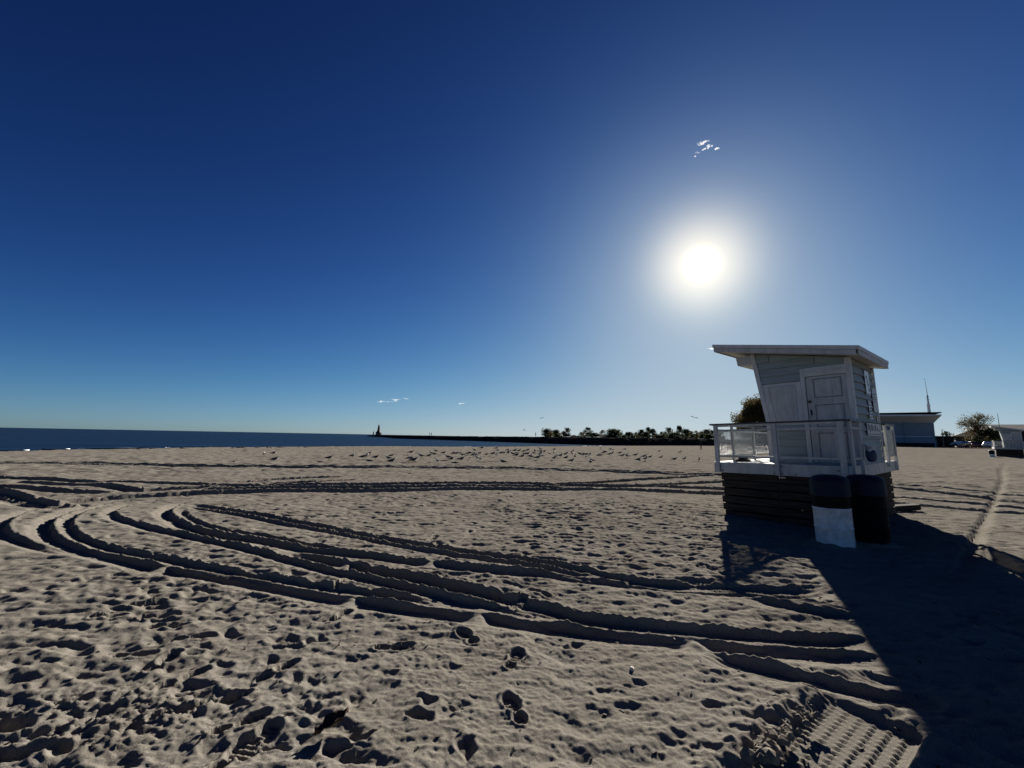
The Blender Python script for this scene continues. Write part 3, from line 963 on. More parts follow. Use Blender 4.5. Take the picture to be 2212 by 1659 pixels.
lw.add(vs + vs2, [(0, 1, 2, 3), (3, 2, 4, 5), (6, 9, 8, 7), (9, 11, 10, 8), (0, 6, 7, 1), (5, 4, 10, 11), (0, 3, 9, 6), (3, 5, 11, 9), (1, 7, 8, 2), (2, 8, 10, 4)])
lake_wall = lw.build('lake_wall', M['siding'], hut)


def clap_front(u0, u1, z0, z1, slant=False):
    """one clapboard on the front: thick lower edge, thin upper edge"""
    a0 = hut_wall_left(z0) if slant else u0
    a1 = hut_wall_left(z1) if slant else u0
    yl, yu, yb = WV - 0.020, WV + 0.012, WV + 0.022
    vs = [(a0, yl, z0), (u1, yl, z0), (u1, yb, z0), (a0, yb, z0), (a1, yu, z1), (u1, yu, z1), (u1, yb, z1), (a1, yb, z1)]
    HB_().add(vs, [(0, 3, 2, 1), (4, 5, 6, 7), (0, 1, 5, 4), (1, 2, 6, 5), (2, 3, 7, 6), (3, 0, 4, 7)]).build('siding_board', M['siding'], front_wall)


def clap_side(v0, v1, z0, z1, mat='siding'):
    xl, xu, xb = WU1 + 0.020, WU1 - 0.012, WU1 - 0.022
    vs = [(xl, v0, z0), (xl, v1, z0), (xb, v1, z0), (xb, v0, z0), (xu, v0, z1), (xu, v1, z1), (xb, v1, z1), (xb, v0, z1)]
    HB_().add(vs, [(0, 3, 2, 1), (4, 5, 6, 7), (0, 1, 5, 4), (1, 2, 6, 5), (2, 3, 7, 6), (3, 0, 4, 7)]).build('siding_board', M[mat], side_wall)


z = 2.90
while z < 3.50:
    top = min(z + 0.158, 3.62)
    right = 1.535 if top < 3.16 else 2.31
    # boards run under the sloping roof
    if top > roof_under(right): right = max(0.9, -0.055 + (3.753 - top) / 0.1945 - 0.02)
    clap_front(0, right, z, top, slant=True)
    z += 0.165
z = 1.185
while z < 2.0:
    clap_front(0.90, 1.53, z, min(z + 0.158, 2.03))
    z += 0.165
zc = 1.185
while zc < 3.2:
    if zc < 1.95 or zc > 2.03:
        clap_side(WV + 0.09, WVB - 0.09, zc, min(zc + 0.156, 3.215))
    zc += 0.1635
HB_().box(WU1 - 0.015, WU1 + 0.030, WV - 0.02, WVB + 0.01, 2.015, 2.048).build('belt_rail', M['dark_cap'], side_wall)
# corner boards
HB_().box(WU1 - 0.07, WU1 + 0.020, WV - 0.022, WV - 0.004, ZT, roof_under(WU1)).build('corner_board', M['trim'], front_wall, bevel=0.003)
HB_().box(WU1 + 0.002, WU1 + 0.022, WV - 0.003, WV + 0.088, ZT, roof_under(WU1 + 0.02)).build('corner_board', M['trim'], side_wall, bevel=0.003)
HB_().box(WU1 + 0.002, WU1 + 0.022, WVB - 0.088, WVB + 0.01, ZT, roof_under(WU1 + 0.02)).build('corner_board', M['trim'], side_wall, bevel=0.003)
cb = HB_()
yl, yb = WV - 0.026, WV + 0.02
for (za, zb_) in ((ZT, 2.03), (2.03, 3.62)):
    a0, a1 = hut_wall_left(za) - 0.02, hut_wall_left(zb_) - 0.02
    wdt = 0.085
    vs = [(a0, yl, za), (a0 + wdt, yl, za), (a0 + wdt, yb, za), (a0, yb, za), (a1, yl, zb_), (a1 + wdt, yl, zb_), (a1 + wdt, yb, zb_), (a1, yb, zb_)]
    cb.add(vs, [(0, 3, 2, 1), (4, 5, 6, 7), (0, 1, 5, 4), (1, 2, 6, 5), (2, 3, 7, 6), (3, 0, 4, 7)])
cb.build('corner_board', M['trim'], front_wall)
# boarded window beside the door
wp = HB_()
wp.prism([(hut_wall_left(2.05) + .05, 2.05), (1.53, 2.05), (1.53, 2.885), (hut_wall_left(2.885) + .05, 2.885)], WV - 0.010, WV + 0.02)
win = wp.build('boarded_window', M['trim'], hut)
ip = HB_()
ip.prism([(1.02, 2.07), (1.43, 2.07), (1.43, 2.82), (0.90, 2.83)], WV - 0.024, WV - 0.011)
ip.build('window_board', M['white'], win, bevel=0.006)
HB_().bar((0.885, WV - 0.018, 2.84), (1.005, WV - 0.018, 2.06), 0.022, 0.012).build('window_bead', M['trim'], win)
# door
dr = HB_().box(1.625, 2.31, WV - 0.006, WV + 0.02, ZT + 0.03, 2.955).build('door', M['white'], hut)
for zz in ((2.52, 2.90), (1.92, 2.36), (1.30, 1.79)):
    pan = HB_()
    u0, u1 = 1.755, 2.215
    pan.bar((u0, WV - 0.011, zz[0]), (u1, WV - 0.011, zz[0]), 0.010, 0.018).bar((u0, WV - 0.011, zz[1]), (u1, WV - 0.011, zz[1]), 0.010, 0.018)
    pan.bar((u0, WV - 0.011, zz[0] - .009), (u0, WV - 0.011, zz[1] + .009), 0.018, 0.010).bar((u1, WV - 0.011, zz[0] - .009), (u1, WV - 0.011, zz[1] + .009), 0.018, 0.010)
    pan.build('panel_moulding', M['groove_shade'], dr)  # the grey colour stands in for shade in the panel grooves
    HB_().box(u0 + 0.03, u1 - 0.03, WV - 0.010, WV - 0.0065, zz[0] + 0.03, zz[1] - 0.03).build('door_panel', M['white'], dr, bevel=0.002)
for b_ in ((1.615, 1.625, 1.19, 2.965),):
    HB_().box(b_[0], b_[1], WV - 0.003, WV + 0.02, b_[2], b_[3]).build('door_gap', M['black'], dr)
kn = HB_()
kn.tube([(1.675, WV - 0.006, 2.437), (1.675, WV - 0.03, 2.437), (1.675, WV - 0.04, 2.437), (1.675, WV - 0.065, 2.437), (1.675, WV - 0.072, 2.437)], [0.014, 0.014, 0.028, 0.030, 0.012], 14)
kn.build('knob', M['brass'], dr, smooth=True)
HB_().box(1.660, 1.690, WV - 0.016, WV - 0.006, 2.15, 2.27).build('lock_plate', M['black'], dr, bevel=0.003)
HB_().box(1.655, 1.697, WV - 0.030, WV - 0.016, 2.135, 2.160).build('latch', M['steel'], dr, bevel=0.003)
for nm, b_ in (('door_casing', (1.535, 1.614, WV - 0.024, WV + 0.015, ZT + 0.004, 3.150)), ('door_casing', (2.312, 2.352, WV - 0.020, WV + 0.015, ZT + 0.004, 2.99)), ('door_casing', (1.616, 2.352, WV - 0.026, WV + 0.015, 2.968, 3.150))):
    HB_().box(*b_).build(nm, M['trim'], front_wall, bevel=0.004)
HB_().box(1.616, 2.352, WV - 0.05, WV - 0.028, 3.035, 3.06).build('drip_cap', M['trim'], front_wall)

# roof: sloping slab with a double fascia
RU0, RU1, RV0, RV1 = -0.055, 2.614, 0.402, 2.9015
def rtop(u): return 3.923 + (3.404 - 3.923) * (u - RU0) / (RU1 - RU0)
rs = HB_()
vs = []
for (u_, v_) in ((RU0, RV0), (RU1, RV0), (RU1, RV1), (RU0, RV1)):
    vs.append((u_, v_, rtop(u_)))
vs += [(x, y, z - 0.055) for x, y, z in vs]
rs.add(vs, [(0, 1, 2, 3), (7, 6, 5, 4), (0, 4, 5, 1), (1, 5, 6, 2), (2, 6, 7, 3), (3, 7, 4, 0)])
roof = rs.build('roof', M['bld_roof'], hut)
def roof_strip(u0, v0, u1, v1, off0, off1, th, name, mat):
    """a board along a roof edge, below the top surface from off0 to off1"""
    b = HB_()
    d = Vector((u1 - u0, v1 - v0, 0)).normalized()
    nrm = Vector((d.y, -d.x, 0)) * th
    vs = []
    for (u_, v_) in ((u0, v0), (u1, v1)):
        for off in (off0, off1):
            p = Vector((u_, v_, rtop(u_) - off))
            vs += [p, p + nrm]
    b.add(vs, [(0, 1, 3, 2), (4, 6, 7, 5), (0, 4, 5, 1), (2, 3, 7, 6), (0, 2, 6, 4), (1, 5, 7, 3)])
    return b.build(name, M[mat], roof)
roof_strip(RU0 - .02, RV0, RU1 + .02, RV0, -0.004, 0.072, 0.020, 'fascia_board', 'trim')
roof_strip(RU0, RV0 + 0.012, RU1 - 0.03, RV0 + 0.012, 0.078, 0.172, 0.018, 'fascia_board', 'white')
roof_strip(RU1, RV0 + .004, RU1, RV1, -0.003, 0.073, 0.020, 'fascia_board', 'trim')
roof_strip(RU1 - 0.012, RV0 + .02, RU1 - 0.012, RV1, 0.079, 0.173, 0.018, 'fascia_board', 'white')
roof_strip(RU1, RV1, RU0, RV1, -0.003, 0.072, 0.020, 'fascia_board', 'trim')
roof_strip(RU1 - .03, RV1 - 0.012, RU0, RV1 - 0.012, 0.078, 0.172, 0.018, 'fascia_board', 'white')
roof_strip(RU0, RV1, RU0, RV0 + .02, -0.003, 0.073, 0.020, 'fascia_board', 'trim')
roof_strip(RU0 + 0.012, RV1, RU0 + 0.012, RV0 + .03, 0.079, 0.173, 0.018, 'fascia_board', 'white')
so = HB_()
vs = [(u_, v_, rtop(u_) - 0.150) for u_, v_ in ((RU0 + .02, RV0 + .02), (RU1 - .02, RV0 + .02), (RU1 - .02, RV1 - .02), (RU0 + .02, RV1 - .02))]
vs += [(x, y, z + 0.012) for x, y, z in vs]
so.add(vs, [(3, 2, 1, 0), (4, 5, 6, 7), (0, 1, 5, 4), (1, 2, 6, 5), (2, 3, 7, 6), (3, 0, 4, 7)])
so.build('soffit', M['white'], roof)
bx = HB_()
bx.prism([(0.27, 3.60), (0.30, 3.40), (0.67, 3.385), (0.67, 3.60)], WV - 0.015, WVB + 0.01)
bx.build('eave_box', M['white'], hut)

# railing
def post(u, v, z0, z1, w=0.062, d=0.05, name='rail_post'):
    return HB_().box(u - w / 2, u + w / 2, v - d / 2, v + d / 2, z0, z1).build(name, M['white'], hut, bevel=0.003)
post(0.075, -0.062, ZB + 0.01, ZR - 0.035, 0.085)
post(1.245, -0.062, ZB + 0.005, ZR - 0.035, 0.075)
post(2.315, -0.062, ZB + 0.005, ZR - 0.035, 0.09)
post(2.425, 0.08, ZB + 0.03, ZR - 0.035, 0.05, 0.07)
post(2.425, 0.70, ZB + 0.03, ZR - 0.035, 0.05, 0.08)
for v_ in (0.83, 2.0, 3.0):
    post(0.03, v_, ZT, ZR - 0.04, 0.05, 0.06)
post(0.03, DD - 0.04, ZT, ZR - 0.04, 0.06, 0.06)
for u_ in (0.9, 1.7):
    post(u_, DD - 0.03, ZT, ZR - 0.04, 0.06, 0.05)
post(2.425, DD - 0.05, ZB + 0.01, ZR - 0.035, 0.05, 0.10)
post(2.425, WVB + 0.17, ZB + 0.12, ZR - 0.035, 0.05, 0.10)
# dark handrail on top with a white board under it
HB_().box(-0.05, WD + 0.06, -0.10, 0.0, ZR - 0.033, ZR).build('top_rail', M['dark_cap'], hut, bevel=0.004)
HB_().box(WD - 0.02, WD + 0.09, 0.004, WV - 0.03, ZR - 0.035, ZR - 0.002).build('top_rail', M['dark_cap'], hut, bevel=0.004)
HB_().box(WD - 0.02, WD + 0.09, WVB + 0.02, DD + 0.04, ZR - 0.035, ZR - 0.002).build('top_rail', M['dark_cap'], hut, bevel=0.004)
HB_().box(-0.05, 0.07, 0.004, DD + 0.04, ZR - 0.04, ZR - 0.003).build('top_rail', M['dark_cap'], hut, bevel=0.004)
HB_().box(0.075, WD - 0.024, DD - 0.08, DD + 0.03, ZR - 0.042, ZR - 0.004).build('top_rail', M['dark_cap'], hut, bevel=0.004)
for (u0, u1) in ((0.12, 1.205), (1.285, 2.268)):
    HB_().box(u0, u1, -0.078, -0.045, ZR - 0.075, ZR - 0.036).build('under_rail', M['white'], hut)
    HB_().box(u0, u1, -0.075, -0.048, 1.843, 1.885).build('mid_rail', M['white'], hut, bevel=0.003)
    HB_().box(u0, u1, -0.075, -0.048, 1.288, 1.326).build('bottom_rail', M['white'], hut, bevel=0.003)
HB_().box(1.288, 1.318, -0.07, -0.05, 1.328, 1.841).build('rail_stile', M['white'], hut)
HB_().box(2.225, 2.266, -0.07, -0.05, 1.328, 1.841).build('rail_stile', M['white'], hut)
for (z0, z1) in ((1.843, 1.883), (1.288, 1.326)):
    HB_().box(2.412, 2.438, 0.12, 0.655, z0, z1).build('mid_rail', M['white'], hut)
    HB_().box(2.412, 2.438, WVB + 0.225, DD - 0.105, z0, z1).build('mid_rail', M['white'], hut)
    for v0, v1 in ((-0.035, 0.795), (0.865, 1.965), (2.035, 2.965), (3.035, DD - 0.075)):
        HB_().box(0.018, 0.044, v0, v1, z0, z1).build('mid_rail', M['white'], hut)
    for u0, u1 in ((0.07, 0.865), (0.935, 1.665), (1.735, 2.395)):
        HB_().box(u0, u1, DD - 0.044, DD - 0.018, z0, z1).build('mid_rail', M['white'], hut)


def wire_panel(p0, p1, z0, z1, name='wire_panel', nh=26, nv=14, r=0.0035):
    """open mesh of thin rods"""
    b = HB_()
    p0, p1 = Vector((*p0, 0)), Vector((*p1, 0))
    for i in range(nh + 1):
        zz = z0 + (z1 - z0) * i / nh
        b.bar((p0.x, p0.y, zz), (p1.x, p1.y, zz), r * 2, r * 2)
    for i in range(nv + 1):
        p = p0.lerp(p1, i / nv)
        b.bar((p.x, p.y, z0), (p.x, p.y, z1), r * 1.6, r * 1.6)
    return b.build(name, M['steel'], hut)


wire_panel((0.031, -0.01), (0.031, 0.79), 1.328, 1.84)
wire_panel((0.031, 0.87), (0.031, 1.96), 1.328, 1.84, nv=20)
wire_panel((0.031, 2.04), (0.031, 2.96), 1.328, 1.84, nv=16)
wire_panel((0.08, DD - 0.031), (0.86, DD - 0.031), 1.328, 1.84)
wire_panel((0.94, DD - 0.031), (1.66, DD - 0.031), 1.328, 1.84)
wire_panel((2.425, WVB + 0.23), (2.425, DD - 0.11), 1.328, 1.84)
wire_panel((0.12, -0.061), (0.90, -0.061), 1.328, 1.84, nh=24, nv=13, r=0.0016)


def screen(p0, p1, z0, z1):
    (x0, y0), (x1, y1) = p0, p1
    b = HB_()
    t = 0.002
    if abs(x1 - x0) < 0.01:
        b.box(x0 - t, x0 + t, y0, y1, z0, z1)
    else:
        b.box(x0, x1, y0 - t, y0 + t, z0, z1)
    b.build('screen_panel', M['mesh'], hut)


screen((0.020, 0.87), (0.020, 1.96), 1.33, 1.838)
screen((2.412, WVB + 0.23), (2.412, DD - 0.11), 1.33, 1.838)

# lettered signs on the side wall (the small print is only marks at this size)
HUT_M = Matrix.Translation(hut_loc) @ hut.rotation_euler.to_matrix().to_4x4()


def wall_sign(name, label, v0, v1, z0, z1, marks, mat='sign', x=None):
    x = WU1 + 0.020 if x is None else x
    root = MB().box(-0.004, 0.004, -(v1 - v0) / 2, (v1 - v0) / 2, 0, z1 - z0).build(name, M[mat])
    root.matrix_world = HUT_M @ Matrix.Translation((x + 0.006 - U0, (v0 + v1) / 2 - V0, z0))
    w_, h_ = v1 - v0, z1 - z0
    for (a0, a1, b0, b1) in marks:
        MB().box(0.0045, 0.0062, -w_ / 2 + w_ * a0, -w_ / 2 + w_ * a1, h_ * b0, h_ * b1).build('print_mark', M['ink'], root)
    tag(root, label, 'sign', 'signs on the hut wall')
    return root


wall_sign('wall_sign', 'tall white sign high on the hut wall with dark figures', 1.78, 2.11, 2.60, 3.11,
          [(0.30, 0.52, 0.66, 0.80), (0.62, 0.80, 0.14, 0.30), (0.45, 0.62, 0.40, 0.62), (0.60, 0.72, 0.34, 0.48), (0.12, 0.9, 0.02, 0.05)])
wall_sign('wall_sign', 'tall grey-white notice at the rear edge of the hut wall', 2.25, 2.59, 2.26, 2.77,
          [(0.15, 0.85, 0.74, 0.78), (0.15, 0.75, 0.60, 0.63), (0.15, 0.85, 0.52, 0.55), (0.2, 0.6, 0.42, 0.45)], 'sign_grey')
mk_ = []
for i_, (b0, b1) in enumerate(((0.88, 0.96), (0.72, 0.82), (0.54, 0.66), (0.36, 0.50), (0.20, 0.32), (0.05, 0.15))):
    mk_ += [(0.15, 0.34, b0, b1), (0.42, 0.55, b0, b1 - 0.02), (0.63, 0.86, b0 + 0.02, b1)]
wall_sign('wall_sign', 'narrow white sign of stacked lettering just above the belt rail', 1.835, 2.03, 2.09, 2.47, mk_)
wall_sign('wall_sign', 'wide grey picture sign just below the belt rail of the hut', 1.46, 2.53, 1.74, 1.995,
          [(0.05, 0.13, 0.45, 0.95), (0.17, 0.24, 0.30, 0.85), (0.30, 0.42, 0.40, 0.90), (0.48, 0.55, 0.35, 0.80), (0.62, 0.70, 0.40, 0.92), (0.76, 0.82, 0.40, 0.75), (0.88, 0.95, 0.35, 0.55), (0.06, 0.94, 0.10, 0.16)], 'sign_grey')

# the weighted black base left on the deck
bs = MB()
bs.lathe([(0.0, 0.0), (0.155, 0.0), (0.165, 0.012), (0.150, 0.035), (0.100, 0.048), (0.094, 0.10), (0.088, 0.108), (0.0, 0.110)], 28)
base = bs.build('umbrella_base', M['black'], None, smooth=True)
base.matrix_world = HUT_M @ Matrix.Translation((0.305 - U0, 0.67 - V0, ZT + 0.003))
tag(base, 'black round weighted base lying on the white hut deck', 'base')

# bag hanging from the side post
bag = MB()
ring_n = 14
prof = [(0.02, 0.0), (0.10, 0.02), (0.125, 0.10), (0.12, 0.19), (0.10, 0.225)]
vs, fs = [], []
for i, (r_, z_) in enumerate(prof):
    for k in range(ring_n):
        t_ = 2 * math.pi * k / ring_n
        w_ = 1 + 0.12 * math.sin(3 * t_ + i)
        vs.append((r_ * 0.62 * math.cos(t_) * w_, r_ * math.sin(t_) * w_, z_))
for i in range(len(prof) - 1):
    for k in range(ring_n):
        fs.append((i * ring_n + k, i * ring_n + (k + 1) % ring_n, (i + 1) * ring_n + (k + 1) % ring_n, (i + 1) * ring_n + k))
fs.append(tuple(range(ring_n - 1, -1, -1)))
bag.add(vs, fs)
bagroot = empty('hanging_bag')
bagroot.matrix_world = HUT_M @ Matrix.Translation((2.545 - U0, 0.78 - V0, 1.235))
tag(bagroot, 'dark blue bag with white top hanging on the rail post', 'bag')
bag.build('bag_body', M['bag_blue'], bagroot, smooth=True)
bt = MB()
vs, fs = [], []
for i, (r_, z_) in enumerate(((0.103, 0.222), (0.118, 0.245), (0.105, 0.30))):
    for k in range(ring_n):
        t_ = 2 * math.pi * k / ring_n
        zz = z_ + (0.03 * math.sin(2 * t_ + 1) + 0.02 * math.sin(5 * t_) if i == 2 else (-0.05 * max(0, math.sin(3 * t_)) if i == 0 else 0))
        vs.append((r_ * 0.64 * math.cos(t_), r_ * math.sin(t_), zz))
for i in range(2):
    for k in range(ring_n):
        fs.append((i * ring_n + k, i * ring_n + (k + 1) % ring_n, (i + 1) * ring_n + (k + 1) % ring_n, (i + 1) * ring_n + k))
bt.add(vs, fs)
bt.build('bag_collar', M['white'], bagroot, smooth=True)
MB().bar((-0.02, -0.02, 0.28), (-0.10, -0.04, 0.33), 0.012).build('strap', M['bag_blue'], bagroot)

# loose dark plank beside the hut
p0 = Vector((*ground_at(1979, 1103), 0.06))
p1 = Vector((*ground_at(1922, 1104), 0.06))
pk = MB().bar((0, 0, 0), (0.95, 0, 0), 0.16, 0.13).build('loose_plank', M['dark_wood'], bevel=0.006)
dv = (p0 - p1)
pk.location = (p0 - dv.normalized() * 0.9)
pk.location.z = 0.06
pk.rotation_euler = (R_(4), R_(-2), math.atan2(dv.y, dv.x))
tag(pk, 'dark loose plank lying on the sand at the foot of the hut', 'plank')

# ------------------------------------------------------------------ drum bins
def drum_bin(x, y, rot, bands, label, tilt=0.0):
    root = empty('drum_bin', (x, y, -0.02), rot)
    root.rotation_euler = (tilt, 0.0, rot)
    tag(root, label, 'bin', 'drum bins')
    R = 0.25
    prof = [(0.0, 0.0), (R - 0.012, 0.0), (R + 0.004, 0.008), (R + 0.004, 0.02), (R, 0.03), (R, 0.285), (R + 0.007, 0.295), (R + 0.007, 0.305), (R, 0.315), (R, 0.575), (R + 0.007, 0.585), (R + 0.007, 0.597), (R, 0.61)]
    rb = random.Random(int(x * 100))
    def dent(b):
        for i, (px_, py_, pz_) in enumerate(b.v):
            a_ = math.atan2(py_, px_)
            k_ = 1 + 0.010 * math.sin(3 * a_ + 5 * pz_) + 0.008 * math.sin(7 * a_ - 9 * pz_)
            b.v[i] = (px_ * k_, py_ * k_, pz_)
    lower = MB().lathe(prof, 48)
    dent(lower)
    lower.build('drum_lower', M[bands[0]], root, smooth=True)
    upper = MB().lathe([(R, 0.6105), (R, 0.86), (R + 0.006, 0.87), (R + 0.004, 0.882), (R - 0.012, 0.885), (R - 0.02, 0.80)], 48)
    dent(upper)
    upper.build('drum_upper', M[bands[1]], root, smooth=True)
    # hooded lid with a drooping flap
    RL = R + 0.016
    lid = MB().lathe([(RL + 0.004, 0.79), (RL + 0.006, 0.80), (RL, 0.82), (RL - 0.004, 0.99), (RL - 0.016, 1.045), (RL - 0.055, 1.085), (RL - 0.13, 1.108), (0.0, 1.118)], 48)
    lo = lid.build('lid', M['lid_blue'], root, smooth=True)
    fl = MB()
    vs, fs = [], []
    for i in range(9):
        a_ = -0.45 + 0.9 * i / 8
        for z_ in (0.875, 1.0):
            vs.append(((RL + 0.006) * math.cos(a_), (RL + 0.006) * math.sin(a_), z_))
            vs.append(((RL - 0.003) * math.cos(a_), (RL - 0.003) * math.sin(a_), z_))
    for i in range(8):
        a_ = i * 4
        fs += [(a_, a_ + 4, a_ + 6, a_ + 2), (a_ + 2, a_ + 6, a_ + 7, a_ + 3), (a_, a_ + 1, a_ + 5, a_ + 4)]
    fl.add(vs, fs)
    fl.build('flap', M['lid_blue'], lo)
    return root


drum_bin(5.17, 6.78, R_(60), ('bin_white', 'bin_dark'), 'white and dark banded drum bin with navy lid in front of the hut', R_(-1.5))
drum_bin(5.86, 6.93, R_(200), ('bin_black', 'bin_black'), 'all black drum bin with navy lid at the corner of the hut', R_(1.0))

# ------------------------------------------------------------------ second hut, far off
h2b = Vector((*ground_at(2152, 991, 0.0), 0.0))
hut2 = copy_tree(hut)
yaw2 = R_(-46)
c2, s2 = math.cos(yaw2), math.sin(yaw2)
# put its front left corner where the photograph shows it
hut2.location = (h2b.x + c2 * U0 - s2 * V0, h2b.y + s2 * U0 + c2 * V0, z_at(h2b.x, h2b.y))
hut2.rotation_euler = (0, 0, yaw2)
tag(hut2, 'far white lifeguard hut with one bin beside its corner near the parked cars', 'lifeguard hut', 'lifeguard huts on the beach')
b2 = ground_at(2144, 991.5)
drum_bin(b2[0], b2[1], 0.3, ('bin_white', 'bin_black'), 'white and black drum bin standing by the far hut corner')

# ------------------------------------------------------------------ breakwater, headland, lighthouse
def rock_wall(name, line, tops, half_top, half_base, label, seed):
    P = [Vector((x, y, 0)) for x, y in line]
    r = random.Random(seed)
    rows = []
    for i in range(len(P) - 1):
        n = max(2, int((P[i + 1] - P[i]).length / 1.3))
        for k in range(n + (1 if i == len(P) - 2 else 0)):
            t = k / n
            d = (P[i + 1] - P[i]).normalized()
            rows.append((P[i].lerp(P[i + 1], t), Vector((-d.y, d.x, 0)), tops[i] + (tops[i + 1] - tops[i]) * t))
    prof = [(-1.0, 0.0), (-0.86, 0.28), (-0.72, 0.55), (-0.58, 0.80), (-0.42, 0.97), (-0.15, 1.0), (0.15, 1.0), (0.42, 0.96), (0.58, 0.8), (0.75, 0.5), (1.0, 0.0)]
    vs, fs = [], []
    for p, nrm, top in rows:
        jl = r.uniform(-0.18, 0.18)
        for a, h in prof:
            wdt = half_base if abs(a) > 0.5 else half_base
            zz = -1.3 + (top + 1.3) * h
            q_ = p + nrm * (a * half_base + r.uniform(-0.3, 0.3) * (abs(a) > 0.3))
            vs.append((q_.x + r.uniform(-.3, .3), q_.y + r.uniform(-.3, .3), zz + (r.uniform(-0.3, 0.25) if 0 < h < 0.99 else (r.uniform(-0.10, 0.14) + 0.3 * jl if h > 0.9 else 0))))
    m_ = len(prof)
    for i in range(len(rows) - 1):
        for k in range(m_ - 1):
            fs.append((i * m_ + k, i * m_ + k + 1, (i + 1) * m_ + k + 1, (i + 1) * m_ + k))
    fs.append(tuple(range(m_)))
    fs.append(tuple((len(rows) - 1) * m_ + k for k in range(m_ - 1, -1, -1)))
    o = MB().add(vs, fs).build(name, M['stone'])
    tag(o, label, 'breakwater')
    return o


def P_at(px, Z): return ((px - CX) / FPX * Z, Z)
def P_dir(px, Z):
    d = ray(px, 944 + 0.0188 * (px - CX))
    return (d[0] / d[1] * Z, Z)


BW = [P_dir(1800, 170), P_dir(1660, 150), P_dir(1500, 138), P_dir(1380, 124), P_dir(1290, 121), P_dir(1180, 136), P_dir(1060, 162), P_dir(950, 190), P_dir(860, 216)]
rock_wall('stone_breakwater', BW, [2.1, 2.1, 2.05, 2.0, 1.9, 1.8, 1.6, 1.4, 1.25], 2.0, 4.2, 'long dark rock breakwater running out from the beach to the lake', 5)
PIER = [P_dir(862, 228), P_dir(840, 280), P_dir(817, 335), P_dir(800, 352)]
rock_wall('harbour_pier', PIER, [1.25, 1.2, 1.15, 0.6], 2.0, 4.0, 'low dark pier carrying the lighthouse at the far end', 8)

hl = MB()
rg = random.Random(4)
hp = [P_dir(1150, 150), P_dir(1290, 126), P_dir(1380, 129), P_dir(1500, 144), P_dir(1660, 157), P_dir(1800, 180), P_dir(1860, 330), P_dir(1500, 340), P_dir(1180, 320), P_dir(1160, 230)]
cxh = sum(p[0] for p in hp) / len(hp)
cyh = sum(p[1] for p in hp) / len(hp)
ring0 = []
n_h = len(hp)
fine = []
for i in range(n_h):
    a, b = hp[i], hp[(i + 1) % n_h]
    for k in range(8):
        t = k / 8
        fine.append((a[0] + (b[0] - a[0]) * t, a[1] + (b[1] - a[1]) * t))
vs, fs = [], []
nf = len(fine)
for ri, (sc_, zz) in enumerate(((1.03, -1.0), (0.99, 1.55), (0.93, 1.9), (0.6, 2.1), (0.25, 2.2))):
    for x, y in fine:
        vs.append((cxh + (x - cxh) * sc_, cyh + (y - cyh) * sc_, zz + rg.uniform(-0.12, 0.12) * (ri > 0)))
for ri in range(4):
    for k in range(nf):
        fs.append((ri * nf + k, ri * nf + (k + 1) % nf, (ri + 1) * nf + (k + 1) % nf, (ri + 1) * nf + k))
fs.append(tuple(4 * nf + k for k in range(nf)))
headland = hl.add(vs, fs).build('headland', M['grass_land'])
headland['kind'] = 'structure'

# lighthouse
lz = 1.15
lx, ly = P_dir(817.5, 335)
lh = empty('lighthouse', (lx, ly, lz))
tag(lh, 'dark flared lighthouse tower standing on the end of the pier', 'lighthouse')
MB().lathe([(0.0, 0), (2.35, 0), (2.35, 2.0), (2.2, 2.35), (1.55, 3.0), (1.25, 3.4), (1.0, 4.6), (0.72, 7.0), (0.68, 7.1), (0.0, 7.1)], 8).build('tower', M['lighthouse'], lh)
MB().lathe([(0.0, 7.1), (0.95, 7.1), (0.95, 7.2), (0.0, 7.2)], 12).build('gallery', M['mast_dark'], lh)
lant = MB().lathe([(0.0, 7.2), (0.55, 7.2), (0.55, 7.95), (0.0, 7.95)], 10).build('lantern', M['glass'], lh)
MB().lathe([(0.62, 7.95), (0.5, 8.1), (0.1, 8.35), (0.04, 8.7), (0.0, 8.72)], 10).build('lantern_roof', M['lighthouse'], lant)
MB().box(-0.4, 0.4, -2.42, -2.36, 0, 1.7).build('door', M['mast_dark'], lh)
for zz in (4.0, 5.6):
    MB().box(-0.18, 0.18, -1.25, -0.7, zz, zz + 0.5).build('window', M['glass'], lh)
bx_, by_ = P_dir(806.5, 340)
bc = empty('pier_beacon', (bx_, by_, 0.95))
tag(bc, 'slim dark beacon post beside the lighthouse', 'beacon')
MB().lathe([(0.0, 0), (0.55, 0), (0.45, 2.4), (0.0, 2.5)], 8).build('post', M['mast_dark'], bc)
MB().lathe([(0.0, 2.5), (0.22, 2.5), (0.18, 3.0), (0.05, 3.9), (0.0, 3.9)], 8).build('lamp', M['mast_dark'], bc)

